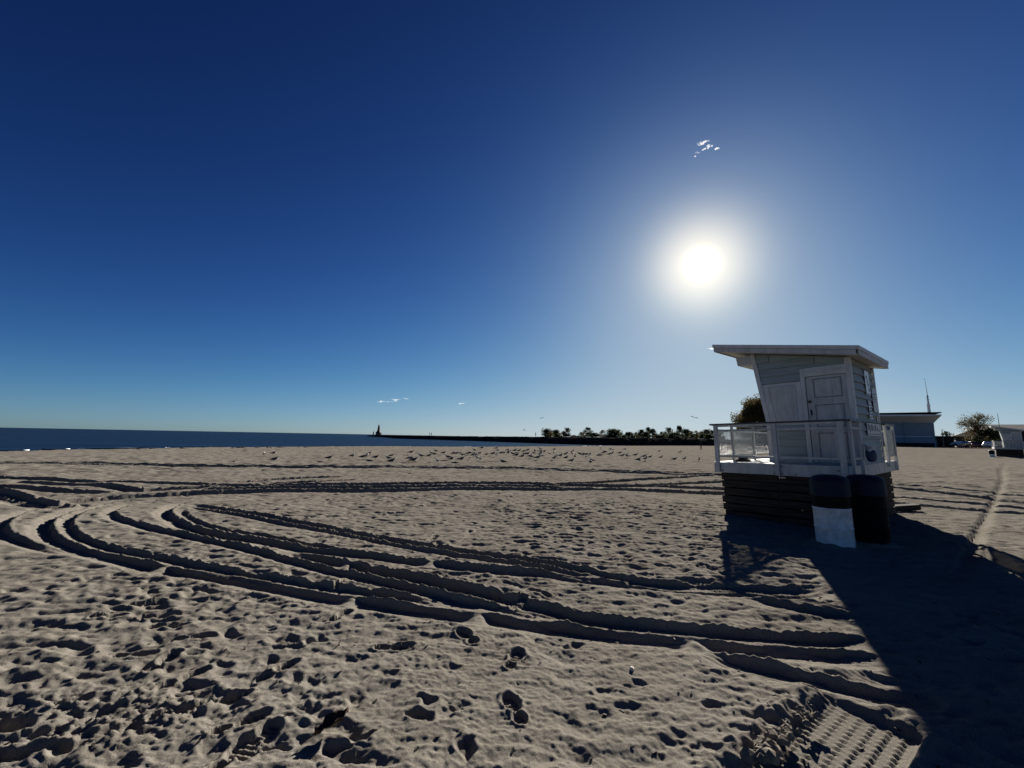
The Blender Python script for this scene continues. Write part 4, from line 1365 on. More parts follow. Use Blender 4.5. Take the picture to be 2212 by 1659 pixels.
# ------------------------------------------------------------------ trees
def make_tree(name, h, w, mat, nleaf, leaf, seed, trunk_h=0.3, shape='round', nclump=14, sparse=False, fluff=1.0):
    """tapered trunk with limbs; a crown of leaf clumps spread through its volume"""
    r = random.Random(seed)
    root = empty(name)
    tm = MB()
    tr_ = max(0.09, h * 0.022)
    lean = r.uniform(-0.04, 0.04) * h
    tm.tube([(0, 0, -0.4), (lean * .2, 0, h * trunk_h * .6), (lean * .6, lean * .3, h * trunk_h * 1.3), (lean, lean * .5, h * 0.8)], [tr_ * 1.3, tr_, tr_ * 0.75, tr_ * 0.2], 7)
    clumps = []
    for i in range(nclump):
        if shape == 'round':
            z_ = trunk_h * h + (1 - trunk_h) * h * (0.12 + 0.80 * r.random())
            f = math.sin(math.pi * min(0.97, max(0.10, (z_ / h - trunk_h) / (1 - trunk_h) * 0.86 + 0.10)))
        else:
            z_ = trunk_h * h + (1 - trunk_h) * h * (0.06 + 0.90 * r.random())
            f = (1.05 - (z_ / h - trunk_h) / (1 - trunk_h)) * (0.7 + 0.5 * r.random())
        a = r.uniform(0, 2 * math.pi)
        d = w / 2 * f * r.uniform(0.35, 0.85)
        c = Vector((math.cos(a) * d + lean, math.sin(a) * d, z_))
        clumps.append((c, w * r.uniform(0.10, 0.20) * fluff))
        if i % 2 == 0 or sparse:
            s_ = Vector((lean * .5, 0, max(h * trunk_h * .8, z_ * 0.62)))
            mid = s_.lerp(c, 0.55) + Vector((0, 0, -0.03 * h))
            tm.tube([s_, mid, c], [tr_ * 0.45, tr_ * 0.28, tr_ * 0.08], 5)
            if sparse:
                for _ in range(4):
                    e = c + Vector((r.uniform(-1, 1), r.uniform(-1, 1), r.uniform(0, 1))).normalized() * w * 0.16
                    tm.tube([mid.lerp(c, 0.6), e], [tr_ * 0.12, tr_ * 0.04], 4)
    tm.build('trunk', M['bark'], root)
    vs, fs = [], []
    for k in range(nleaf):
        c, cr = clumps[k % nclump]
        g = Vector((r.gauss(0, 1), r.gauss(0, 1), r.gauss(0, 0.75)))
        if g.length > 1.7: g = g.normalized() * r.uniform(1.1, 1.7)
        p = c + g * cr * 0.55
        if p.z < h * trunk_h * 0.7: p.z = h * trunk_h * 0.7 + r.random() * 0.2
        s_ = leaf * r.uniform(0.6, 1.3)
        n = Vector((r.uniform(-1, 1), r.uniform(-1, 1), r.uniform(-1, 1))).normalized()
        a = n.orthogonal().normalized()
        b = n.cross(a)
        i0 = len(vs)
        vs += [p + a * s_, p + b * s_ * 0.5 + n * s_ * .12, p - a * s_, p - b * s_ * 0.5 + n * s_ * .12]
        fs.append((i0, i0 + 1, i0 + 2, i0 + 3))
    MB().add(vs, fs).build('crown', mat, root)
    return root


protos = {
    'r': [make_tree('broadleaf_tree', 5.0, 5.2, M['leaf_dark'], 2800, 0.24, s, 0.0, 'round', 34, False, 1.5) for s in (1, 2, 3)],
    't': [make_tree('tall_tree', 7.0, 3.6, M['leaf_dark'], 2400, 0.22, s, 0.02, 'round', 30, False, 1.6) for s in (4, 5, 6)],
    'n': [make_tree('thin_tree', 5.0, 3.0, M['leaf_rust'], 1100, 0.18, s, 0.06, 'round', 18, True, 1.6) for s in (7, 8, 9)],
}
TLAB = {'r': 'low rounded dark green tree on the far headland', 't': 'taller slender dark green tree on the far headland', 'n': 'thin sparse brownish tree on the far headland'}
TG = {'r': 'rounded trees on the headland', 't': 'slender trees on the headland', 'n': 'sparse trees on the headland'}
TREES = [(172, 95, 258, 'r'), (215, 45, 285, 'n'), (272, 75, 268, 'r'), (318, 50, 296, 'n'), (362, 50, 282, 'n'), (400, 75, 240, 't'), (575, 50, 283, 'n'), (600, 40, 285, 'n'), (645, 75, 238, 't'),
         (735, 120, 298, 'r'), (815, 60, 265, 'n'), (955, 150, 260, 'r'), (1025, 60, 288, 'n'), (1130, 90, 290, 'r'), (1210, 45, 285, 'n'), (1270, 62, 256, 't'), (1330, 65, 290, 'r'), (1345, 40, 236, 't'), (1400, 70, 246, 't'),
         (1442, 35, 318, 'n'), (1498, 40, 285, 'n'), (1580, 85, 238, 't'), (1650, 130, 295, 'r'), (1707, 52, 220, 't'), (1775, 100, 263, 'r'), (1850, 55, 280, 'n'), (1915, 55, 275, 'n'), (1965, 50, 280, 'n'), (2025, 65, 254, 't'), (2085, 65, 260, 'n'), (2140, 45, 232, 't'), (2190, 70, 270, 'r'), (480, 60, 326, 'r'), (530, 55, 330, 'r'), (870, 65, 322, 'r'), (1065, 65, 325, 'r'), (1180, 60, 325, 'r'), (1240, 70, 318, 'r'), (1480, 80, 320, 'r'), (1540, 95, 308, 'r'), (1720, 90, 312, 'r'), (1890, 90, 312, 'r'), (1990, 95, 310, 'r'), (2065, 90, 310, 'r')]
used = {}
rt_ = random.Random(77)
for (cxp, wp_, topp, kind) in TREES:
    px = 1150 + cxp / 5.395
    ytop = 880 + topp / 5.395
    Z = rt_.uniform(168, 225)
    top = at_depth(px, ytop, Z)
    gz = 1.75
    hgt = top.z - gz
    wid = wp_ / 5.395 * Z / FPX * 1.5
    pr = protos[kind][rt_.randrange(3)]
    o = pr if id(pr) not in used else copy_tree(pr)
    used[id(pr)] = 1
    ph, pw = {'r': (5.0, 5.2), 't': (7.0, 3.6), 'n': (5.0, 3.0)}[kind]
    o.location = (top.x, top.y, gz)
    o.scale = (wid / pw, wid / pw, hgt / ph * 1.04)
    o.rotation_euler = (0, 0, rt_.uniform(0, 6.28))
    tag(o, TLAB[kind], 'tree', TG[kind])
for k in protos:                                     # a shape that no place used is dropped
    for pr in protos[k]:
        if id(pr) not in used:
            for ch in list(pr.children): bpy.data.objects.remove(ch)
            bpy.data.objects.remove(pr)

bt_ = make_tree('autumn_tree', 10.2, 12.0, M['leaf_rust'], 34000, 0.19, 21, 0.08, 'round', 110)
p_ = at_depth(1652, 950, 85)
bt_.location = (p_.x, p_.y, z_at(p_.x, p_.y))
tag(bt_, 'big rust and green autumn tree behind the lifeguard hut', 'tree')
st_ = make_tree('bare_tree', 8.4, 8.0, M['leaf_rust'], 4200, 0.15, 23, 0.18, 'round', 34, True, 1.2)
p_ = at_depth(2112, 950, 104)
st_.location = (p_.x, p_.y, z_at(p_.x, p_.y))
tag(st_, 'half bare brown tree between the dark buildings', 'tree')
sh_ = make_tree('dark_shrub_tree', 4.3, 3.6, M['leaf_dark'], 900, 0.18, 29, 0.2, 'round', 14)
p_ = at_depth(2046, 950, 112)
sh_.location = (p_.x, p_.y, z_at(p_.x, p_.y))
tag(sh_, 'small dark tree rising behind the low shed beside the bathhouse', 'tree')
for k_, (pxs, wds) in enumerate(((2140, 6.0), (2160, 6.0))):
    t_ = make_tree('dark_bush', 4.6, wds, M['leaf_dark'], 2200, 0.2, 31 + k_, 0.05, 'round', 26)
    p_ = at_depth(pxs, 950, 101 + 2 * k_)
    t_.location = (p_.x, p_.y, z_at(p_.x, p_.y))
    tag(t_, 'dark bush in front of the long brown building', 'bush', 'bushes by the brown building')

# ------------------------------------------------------------------ buildings at the back of the beach
def face_frame(px, Z, yaw):
    p = at_depth(px, 960, Z)
    return Vector((p.x, p.y, z_at(p.x, p.y))), yaw


o_, _ = face_frame(1996, 97, 0)
bh = empty('bathhouse', o_, R_(-38))
tag(bh, 'large pale flat-roofed bathhouse with deep canopy at the back of the beach', 'building')
hb = 7.1
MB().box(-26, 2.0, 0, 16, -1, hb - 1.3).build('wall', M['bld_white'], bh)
MB().box(-26.2, 1.7, -0.2, 16.2, -1, 0.9).build('plinth', M['bld_green'], bh)
cn = MB()
cn.add([(-27, -5.0, hb + 0.5), (2.7, -5.0, hb + 0.15), (2.7, 17, hb + 0.15), (-27, 17, hb + 0.5), (-27, -5.0, hb + 0.1), (2.7, -5.0, hb - 0.05), (2.05, 0, hb - 1.5), (2.05, 16, hb - 1.5), (2.7, 17, hb - 0.05), (-27, 17, hb - 1.0), (-27, 0, hb - 1.3)],
       [(0, 1, 2, 3), (0, 4, 5, 1), (1, 5, 8, 2), (4, 10, 6, 5), (5, 6, 7, 8), (3, 2, 8, 7, 9), (0, 3, 9, 10, 4)])
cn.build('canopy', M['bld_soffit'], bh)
MB().box(-27.1, 2.75, -5.1, 17.1, hb + 0.52, hb + 0.70).build('roof', M['bld_roof'], bh)
MB().box(-8.6, -7.5, -0.12, 0.0, 0.9, 2.9).build('door', M['glass'], bh)
for xx in (-20, -14.5, -3.2):
    MB().box(xx, xx + 0.25, -0.25, -0.003, 0.9, hb - 1.3).build('pilaster', M['bld_white'], bh)
MB().box(-26, 1.5, -0.10, -0.003, 2.35, 2.45).build('band', M['bld_soffit'], bh)
for xx in (-24, -18.5, -12.5):
    MB().box(xx, xx + 3.2, -0.08, -0.002, 3.4, 5.0).build('window', M['glass'], bh)

mst = at_depth(2008, 896, 126)
ms = empty('radio_mast', (mst.x, mst.y, z_at(mst.x, mst.y)))
tag(ms, 'thin radio mast with whip antenna rising behind the bathhouse', 'mast')
zg = z_at(mst.x, mst.y)
zt1 = at_depth(2010, 872, 126).z - zg
zt2 = at_depth(2008, 853, 126).z - zg
zt3 = at_depth(2006, 817, 126).z - zg
MB().tube([(0, 0, 0), (0, 0, zt1)], [0.42, 0.34], 10).build('pole', M['mast'], ms)
eq = MB().tube([(0, 0, zt1), (0, 0, zt2)], [0.14, 0.12], 8)
for k_ in range(5):
    zz = zt1 + (zt2 - zt1) * (0.1 + 0.17 * k_)
    eq.box(-0.32, 0.32, -0.10, 0.10, zz, zz + 0.16)
eq.build('aerial_array', M['mast_dark'], ms)
MB().tube([(0, 0, zt2), (-0.25, 0, zt3)], [0.07, 0.03], 6).build('whip', M['mast_dark'], ms)
MB().bar((-0.9, 0, zt3 - 0.4), (-0.2, 0, zt3 - 0.3), 0.05).build('cross_arm', M['mast_dark'], ms)

# low shed next to it
o_, _ = face_frame(2062, 104, 0)
sd = empty('low_shed', o_, R_(-38))
tag(sd, 'low dark flat shed between bathhouse and hip-roofed pavilion', 'building')
MB().box(-9, 0, 0, 5, -0.5, 2.6).build('wall', M['bld_green'], sd)
MB().box(-9.2, 0.2, -0.3, 5.2, 2.6, 2.78).build('roof', M['bld_roof'], sd)
MB().box(-4.0, -3.0, -0.06, -0.003, 0, 2.0).build('door', M['mast_dark'], sd)
# post in front
p_ = at_depth(2037, 950, 100)
lp = empty('lamp_post', (p_.x, p_.y, z_at(p_.x, p_.y)))
tag(lp, 'slim grey lamp post in front of the low shed', 'lamp post')
MB().tube([(0, 0, 0), (0, 0, 4.1)], [0.11, 0.06], 8).build('pole', M['mast_dark'], lp)
MB().box(-0.1, 0.35, -0.09, 0.09, 4.1, 4.2).build('lamp_head', M['mast_dark'], lp)

# hip-roofed pavilion
o_, _ = face_frame(2066, 116, 0)
pv = empty('pavilion', o_, R_(-40))
tag(pv, 'dark pavilion with low hipped roof behind the parked cars', 'building')
MB().box(0, 9, 0, 7, -0.5, 3.0).build('wall', M['bld_brown'], pv)
rf_ = MB().add([(-0.7, -0.7, 3.0), (9.7, -0.7, 3.0), (9.7, 7.7, 3.0), (-0.7, 7.7, 3.0), (2.8, 3.5, 4.5), (6.2, 3.5, 4.5)], [(0, 1, 5, 4), (1, 2, 5), (2, 3, 4, 5), (3, 0, 4), (3, 2, 1, 0)])
rf_.build('roof', M['bld_green'], pv)
for xx in (1.0, 3.6, 6.3):
    MB().box(xx, xx + 1.4, -0.06, -0.003, 1.0, 2.3).build('window', M['glass'], pv)

# long brown building with cupola
o_, _ = face_frame(2112, 122, 0)
lb = empty('long_building', o_, R_(-40))
tag(lb, 'long dark brown building with a small cupola on its roof', 'building')
MB().box(0, 46, 0, 12, -0.5, 5.2).build('wall', M['bld_brown'], lb)
MB().add([(-0.8, -0.9, 5.2), (47, -0.9, 5.2), (47, 13, 5.2), (-0.8, 13, 5.2), (1.0, 6, 6.9), (46, 6, 6.9)], [(0, 1, 5, 4), (1, 2, 5), (2, 3, 4, 5), (3, 0, 4), (3, 2, 1, 0)]).build('roof', M['bld_roof'], lb)
cp = MB().box(14.4, 16.9, 5.1, 7.1, 6.3, 7.35).build('cupola', M['bld_green'], lb)
MB().add([(14.1, 4.8, 7.35), (17.2, 4.8, 7.35), (17.2, 7.4, 7.35), (14.1, 7.4, 7.35), (15.2, 6.0, 7.95), (16.1, 6.0, 7.95)], [(0, 1, 5, 4), (1, 2, 5), (2, 3, 4, 5), (3, 0, 4), (3, 2, 1, 0)]).build('cupola_roof', M['bld_roof'], cp)
for k_ in range(9):
    xx = 2 + 4.8 * k_
    MB().box(xx, xx + 1.8, -0.06, -0.003, 1.2, 3.2).build('window', M['glass'], lb)
p_ = at_depth(2163, 950, 118)
fp = empty('flag_pole', (p_.x, p_.y, z_at(p_.x, p_.y)))
tag(fp, 'thin bare pole standing up above the long brown roof', 'pole')
MB().tube([(0, 0, 0), (-0.1, 0, at_depth(2162, 894, 118).z - fp.location.z)], [0.10, 0.05], 8).build('pole', M['mast_dark'], fp)

# parked cars
def car(px, Z, yaw, paint, label):
    p = at_depth(px, 960, Z)
    root = empty('parked_car', (p.x, p.y, z_at(p.x, p.y)), yaw)
    tag(root, label, 'car', 'cars parked behind the beach')
    prof = [(-2.2, 0.35), (-2.22, 0.75), (-2.05, 0.95), (-1.75, 1.0), (-1.15, 1.45), (0.35, 1.47), (1.05, 1.0), (1.95, 0.88), (2.2, 0.7), (2.2, 0.35)]
    b = MB()
    n = len(prof)
    vs = []
    for y_, ins in ((-0.86, 0.0), (0.86, 0.0)):
        for x_, z_ in prof:
            yy = y_ * (0.80 if z_ > 1.2 else 1.0)
            vs.append((x_, yy, z_))
    fs = [tuple(range(n)), tuple(range(2 * n - 1, n - 1, -1))] + [(i, i + n, (i + 1) % n + n, (i + 1) % n) for i in range(n)]
    body = b.add(vs, fs).build('body', M[paint], root, bevel=0.05)
    for s in (-1, 1):
        w_ = MB()
        w_.add([(-1.55, s * 0.868, 1.03), (0.85, s * 0.868, 1.03), (0.28, s * 0.735, 1.40), (-1.08, s * 0.735, 1.40)], [(0, 1, 2, 3)])
        w_.add([(-1.55, s * 0.85, 1.03), (0.85, s * 0.85, 1.03), (0.28, s * 0.71, 1.40), (-1.08, s * 0.71, 1.40)], [(3, 2, 1, 0)])
        w_.build('side_window', M['glass'], root)
        for x_ in (-1.35, 1.35):
            wh = MB().tube([(x_, s * 0.72, 0.32), (x_, s * 0.90, 0.32)], 0.32, 16).build('wheel', M['black'], root)
            MB().tube([(x_, s * 0.90, 0.32), (x_, s * 0.915, 0.32)], 0.18, 12).build('rim', M['steel'], wh)
        MB().box(2.17, 2.22, s * 0.62 - 0.16, s * 0.62 + 0.16, 0.62, 0.76).build('headlight', M['headlamp_and_glint'], root)
        MB().box(-2.24, -2.20, s * 0.64 - 0.14, s * 0.64 + 0.14, 0.70, 0.86).build('tail_light', M['car_red'], root)
    MB().add([(0.40, -0.66, 1.445), (0.40, 0.66, 1.445), (1.04, 0.80, 1.035), (1.04, -0.80, 1.035)], [(0, 1, 2, 3)]).build('windscreen', M['headlamp_and_glint'], root)  # near-white colour stands in for the glint on the glass
    MB().add([(-1.20, -0.66, 1.43), (-1.20, 0.66, 1.43), (-1.74, 0.80, 1.03), (-1.74, -0.80, 1.03)], [(3, 2, 1, 0)]).build('rear_window', M['glass'], root)
    return root


car(2074, 96, R_(200), 'car_paint', 'dark parked car in front of the hip-roofed pavilion')
car(2102, 98, R_(60), 'car_red', 'maroon parked car between the pavilion and the half bare tree')
car(2136, 95, R_(215), 'car_silver', 'grey parked car just beyond the far bin')

# ------------------------------------------------------------------ gulls on the sand
def gull_mesh(seed, sit=False, turn=0.0):
    b = MB()
    dz = -0.12 if sit else 0.0
    rings = [(-0.30, .175, .012, .006), (-0.22, .19, .034, .016), (-0.13, .205, .060, .040), (-0.02, .210, .080, .072), (0.07, .222, .074, .076), (0.125, .255, .052, .058), (0.150, .300, .036, .040), (0.168, .335, .038, .036), (0.195, .343, .033, .031), (0.220, .336, .014, .014), (0.265, .325, .004, .005)]
    seg = 10
    vs, fs, ms = [], [], []
    for i, (x_, z_, ry, rz) in enumerate(rings):
        yo = turn * max(0, i - 5) * 0.012
        for k in range(seg):
            t_ = 2 * math.pi * k / seg
            vs.append((x_, ry * math.cos(t_) + yo, z_ + rz * math.sin(t_) + dz))
    for i in range(len(rings) - 1):
        for k in range(seg):
            fs.append((i * seg + k, i * seg + (k + 1) % seg, (i + 1) * seg + (k + 1) % seg, (i + 1) * seg + k))
            up = math.sin(2 * math.pi * (k + 0.5) / seg)
            if i >= 9: ms.append(3)
            elif i < 2: ms.append(2)
            elif i < 6 and up > -0.55: ms.append(1)
            else: ms.append(0)
    fs.append(tuple(range(seg - 1, -1, -1)))
    ms.append(2)
    fs.append(tuple((len(rings) - 1) * seg + k for k in range(seg)))
    ms.append(3)
    b.v, b.f, b.m = vs, fs, ms
    if not sit:
        for s in (-1, 1):
            b.tube([(0.0, s * 0.032, 0.15), (0.005, s * 0.034, 0.08), (0.0, s * 0.034, 0.0)], [0.012, 0.006, 0.006], 6, mi=3)
            b.add([(-0.01, s * .034, .004), (.05, s * .034 - .022, .004), (.055, s * .034, .006), (.05, s * .034 + .022, .004)], [(0, 1, 2, 3)], 3)
    return b


GM = [M['gull_white'], M['gull_grey'], M['gull_black'], M['gull_yellow']]
gull_protos = [gull_mesh(1).build('gull', GM, smooth=True), gull_mesh(2, False, 1.5).build('gull', GM, smooth=True), gull_mesh(3, True).build('gull', GM, smooth=True), gull_mesh(4, False, -2.0).build('gull', GM, smooth=True)]
gp = []
for x_, y_ in [(15, 495), (45, 485), (95, 445), (165, 500), (310, 480), (345, 450), (345, 515), (565, 435), (545, 510), (575, 520), (590, 540), (680, 480), (775, 450), (805, 445), (830, 455), (850, 415), (870, 510), (935, 440), (990, 495), (1030, 490), (1045, 445), (1080, 425), (1120, 437), (1135, 525), (1150, 460), (1215, 445), (1240, 437), (1270, 468), (1290, 405), (1300, 445), (1315, 497), (1345, 440), (1360, 510), (1372, 380), (1425, 455), (1497, 450), (1535, 380), (1540, 460), (1555, 405), (1590, 440), (1615, 525), (1620, 420), (1665, 402), (1675, 435), (1690, 420), (1725, 450), (1750, 390), (1765, 470), (1770, 435), (1795, 410), (1830, 460), (1850, 418), (1862, 430), (1892, 405), (1892, 450), (1920, 475), (1935, 485), (1965, 440), (1980, 415), (2005, 500), (2040, 390), (2042, 415), (2040, 440), (2045, 475), (2080, 420), (2145, 430), (2195, 390), (2195, 430), (2195, 500)]:
    gp.append((780 + x_ / 5.267, 900.5 + y_ / 5.267))
for x_, y_ in [(283, 600), (327, 592), (385, 550), (395, 560), (393, 592), (455, 655), (465, 535), (465, 560), (497, 580), (548, 545), (590, 555), (605, 550), (625, 552), (625, 605), (665, 570), (680, 645), (695, 625), (768, 562), (793, 565), (797, 495), (825, 553), (850, 545), (895, 570), (925, 560), (910, 490), (935, 497), (1020, 557), (1048, 590), (1098, 570), (1105, 595), (1200, 583), (1237, 618), (1300, 600), (1315, 630), (1370, 585), (1497, 605), (1655, 612), (1720, 540), (1770, 625), (1940, 633), (1078, 492), (1478, 515)]:
    gp.append((1150 + x_ / 5.395, 880.5 + y_ / 5.395))
for x_, y_ in [(390, 262), (500, 247), (515, 300), (1160, 312), (1440, 282)]:
    gp.append((500 + x_ / 5.53, 940.5 + y_ / 5.53))
rgull = random.Random(9)
taken = set()
GULL_SIT, GULL_STAND = 'grey-backed white gull sitting down on the sand among the flock', 'grey-backed white gull standing on the sand among the flock'
for i, (px, py) in enumerate(gp):
    k = rgull.choice([0, 0, 1, 3, 2, 2])
    x, y = ground_at(px, py)
    g_ = gull_protos[k]
    if k in taken:
        g_ = g_.copy()
        COL.objects.link(g_)
    taken.add(k)
    g_.location = (x, y, z_at(x, y) + 0.0)
    s_ = rgull.uniform(0.95, 1.2) * (1.0 + 0.15 * (y > 40))
    g_.scale = (s_, s_, s_)
    g_.rotation_euler = (0, 0, R_(20) + rgull.gauss(0, 0.55) + (math.pi if rgull.random() < 0.15 else 0))
    tag(g_, GULL_SIT if k == 2 else GULL_STAND, 'gull', 'flock of gulls resting on the beach')

# gulls in the air
fg = MB()
seg = 8
rings = [(-0.25, 0, .01, .008), (-0.12, 0, .035, .03), (0.05, 0, .06, .055), (0.16, .01, .035, .035), (0.22, .01, .03, .03), (0.28, 0, .005, .005)]
vs, fs = [], []
for x_, z_, ry, rz in rings:
    for k in range(seg):
        t_ = 2 * math.pi * k / seg
        vs.append((x_, ry * math.cos(t_), z_ + rz * math.sin(t_)))
for i in range(len(rings) - 1):
    for k in range(seg):
        fs.append((i * seg + k, i * seg + (k + 1) % seg, (i + 1) * seg + (k + 1) % seg, (i + 1) * seg + k))
fg.add(vs, fs, 0)
for s in (-1, 1):
    top = [(0.10, s * 0.04, 0.02), (0.14, s * 0.30, 0.14), (0.02, s * 0.68, 0.07), (-0.05, s * 0.66, 0.06), (-0.02, s * 0.30, 0.12), (-0.06, s * 0.04, 0.01)]
    bot = [(x_, y_, z_ - 0.018) for x_, y_, z_ in top]
    n = len(top)
    fg.add(top + bot, [tuple(range(n)), tuple(range(2 * n - 1, n - 1, -1))] + [(i, i + n, (i + 1) % n + n, (i + 1) % n) for i in range(n)], 1)
fly = fg.build('flying_gull', GM)
for i, (px, py, Z, rz) in enumerate(((1500, 902, 70, 1.2), (1171, 903, 95, 2.2), (1132, 929, 95, 0.4), (1173, 926, 100, 2.9))):
    o = fly if i == 0 else fly.copy()
    if i: COL.objects.link(o)
    o.location = at_depth(px, py, Z)
    o.rotation_euler = (0.3 * (-1) ** i, 0.15, rz)
    tag(o, 'grey gull flying low over the beach', 'gull', 'gulls in the air')

# ------------------------------------------------------------------ people far along the beach
def person(px, Z, z, yaw, hgt, label, stride=0.16):
    me_ = bpy.data.meshes.new('person')
    J = {'pelvis': (0, 0, .93), 'waist': (0, 0, 1.08), 'chest': (0.01, 0, 1.32), 'neck': (0.02, 0, 1.47), 'head0': (0.03, 0, 1.56), 'head': (0.04, 0, 1.66), 'crown': (0.03, 0, 1.73),
         'hipL': (0, .09, .90), 'kneeL': (stride * .8, .10, .50), 'ankL': (stride * .9, .10, .08), 'toeL': (stride * .9 + .15, .11, .04),
         'hipR': (0, -.09, .90), 'kneeR': (-stride * .2, -.10, .50), 'ankR': (-stride, -.10, .09), 'toeR': (-stride + .15, -.11, .04),
         'shL': (0, .18, 1.40), 'elL': (-.05, .23, 1.13), 'wrL': (.06, .22, .90), 'haL': (.10, .21, .82), 'shR': (0, -.18, 1.40), 'elR': (-.05, -.23, 1.13), 'wrR': (.08, -.22, .90), 'haR': (.12, -.21, .82)}
    rad = dict(pelvis=.15, waist=.135, chest=.15, neck=.06, head0=.08, head=.105, crown=.06, hipL=.10, kneeL=.065, ankL=.045, toeL=.035, hipR=.10, kneeR=.065, ankR=.045, toeR=.035, shL=.075, elL=.05, wrL=.035, haL=.03, shR=.075, elR=.05, wrR=.035, haR=.03)
    names = list(J)
    E_ = [('pelvis', 'waist'), ('waist', 'chest'), ('chest', 'neck'), ('neck', 'head0'), ('head0', 'head'), ('head', 'crown'), ('pelvis', 'hipL'), ('hipL', 'kneeL'), ('kneeL', 'ankL'), ('ankL', 'toeL'), ('pelvis', 'hipR'), ('hipR', 'kneeR'), ('kneeR', 'ankR'), ('ankR', 'toeR'), ('chest', 'shL'), ('shL', 'elL'), ('elL', 'wrL'), ('wrL', 'haL'), ('chest', 'shR'), ('shR', 'elR'), ('elR', 'wrR'), ('wrR', 'haR')]
    me_.from_pydata([J[n] for n in names], [(names.index(a), names.index(b)) for a, b in E_], [])
    o = bpy.data.objects.new('person', me_)
    COL.objects.link(o)
    sk = o.modifiers.new('skin', 'SKIN')
    for i, n in enumerate(names):
        me_.skin_vertices[0].data[i].radius = (rad[n], rad[n])
    me_.skin_vertices[0].data[0].use_root = True
    sd_ = o.modifiers.new('sub', 'SUBSURF')
    sd_.levels = sd_.render_levels = 1
    bpy.context.view_layer.update()
    ev = o.evaluated_get(bpy.context.evaluated_depsgraph_get())
    nm_ = bpy.data.meshes.new_from_object(ev)
    o.modifiers.clear()
    o.data = nm_
    nm_.materials.clear()
    nm_.materials.append(M['cloth_dark'])
    nm_.materials.append(M['skin'])
    nm_.polygons.foreach_set('material_index', [1 if (1.50 < p.center.z < 1.70 and p.center.x > 0.0) or p.center.z < 0.0 else 0 for p in nm_.polygons])
    nm_.polygons.foreach_set('use_smooth', [True] * len(nm_.polygons))
    d = P_dir(px, Z)
    o.location = (d[0], d[1], z)
    o.scale = (hgt / 1.76,) * 3
    o.rotation_euler = (0, 0, yaw)
    tag(o, label, 'person', 'people far along the beach')
    return o


gx_, gy_ = ground_at(1513.5, 972)
person(1513.5, gy_, z_at(gx_, gy_), 1.2, 1.75, 'person in dark clothes walking on the open sand below the breakwater')
gx_, gy_ = ground_at(1549.5, 969)
person(1549.0, gy_, z_at(gx_, gy_), 2.6, 1.7, 'person in dark clothes on the sand close beside the hut railing', 0.08)
person(927.5, 197, 1.35, 0.3, 1.75, 'person in dark clothes standing out on the middle of the breakwater', 0.05)
person(931.5, 197, 1.35, 2.0, 1.6, 'second person in dark clothes standing out on the middle of the breakwater', 0.05)
person(1157, 143, 1.72, 0.3, 1.7, 'person in dark clothes standing where the breakwater meets the trees', 0.05)

# ------------------------------------------------------------------ small litter on the sand
def lump(name, px, py, sx, sy, sz, mat, label, cat, seed, group=None, z=None):
    r = random.Random(seed)
    bm = bmesh.new()
    bmesh.ops.create_icosphere(bm, subdivisions=3, radius=1.0)
    for v in bm.verts:
        n = v.co.normalized()
        k = 1 + 0.28 * math.sin(5 * n.x + seed) * math.cos(4 * n.y - seed) + 0.16 * math.sin(11 * n.z + 7 * n.x) + r.uniform(-0.08, 0.08)
        v.co = Vector((n.x * sx * k, n.y * sy * k, n.z * sz * k))
    me_ = bpy.data.meshes.new(name)
    bm.to_mesh(me_)
    bm.free()
    me_.materials.append(M[mat])
    o = bpy.data.objects.new(name, me_)
    COL.objects.link(o)
    x, y = ground_at(px, py)
    o.location = (x, y, (z_at(x, y) if z is None else z))
    o.rotation_euler = (0, 0, r.uniform(0, 3))
    tag(o, label, cat, group)
    return o


for i, (px, py, s_) in enumerate(((505, 968.5, .8), (520, 968, 1.0), (555, 968.5, .7), (582, 967.5, 1.1), (604, 967.5, .9), (645, 967, .6), (660, 966.8, .7), (330, 970.5, .9), (300, 971, .8), (394, 969.5, .9))):
    lump('weed_clump', px, py, 0.42 * s_, 0.22 * s_, 0.13 * s_, 'wrack', 'dark clump of washed-up weed at the edge of the lake', 'weed', 40 + i, 'weed clumps along the shore')
lump('driftwood', 510, 997.5, 0.75, 0.12, 0.10, 'wrack', 'dark piece of driftwood lying on the sand below the shoreline', 'driftwood', 60)
lump('shell', 1365, 1450, 0.020, 0.014, 0.014, 'shell', 'tiny pale shell lying on smooth sand', 'shell', 61, z=0.015)

# curled dry leaf
lf = MB()
vs, fs = [], []
nu, nv = 9, 7
for i in range(nu):
    t = i / (nu - 1)
    wdt = 0.055 * math.sin(math.pi * (0.08 + 0.88 * t)) * (1.0 + 0.35 * math.sin(t * 19))
    for k in range(nv):
        s_ = -1 + 2 * k / (nv - 1)
        vs.append((0.17 * (t - 0.5), wdt * s_ * 0.8, 0.035 + 0.030 * s_ * s_ + 0.045 * t * t + 0.01 * math.sin(9 * t + 3 * s_)))
for i in range(nu - 1):
    for k in range(nv - 1):
        fs.append((i * nv + k, (i + 1) * nv + k, (i + 1) * nv + k + 1, i * nv + k + 1))
lf.add(vs, fs)
lo = empty('dry_leaf', (*ground_at(715, 1592), 0.01), R_(40))
tag(lo, 'curled dark brown dry leaf lying among the footprints', 'leaf')
blade = lf.build('blade', M['leaf_dry'], lo, smooth=True)
sm = blade.modifiers.new('thickness', 'SOLIDIFY')
sm.thickness = 0.002
MB().tube([(-0.085, 0, 0.04), (-0.12, 0.01, 0.02), (-0.15, 0.0, 0.012)], [0.003, 0.0025, 0.002], 6).build('stalk', M['leaf_dry'], lo)

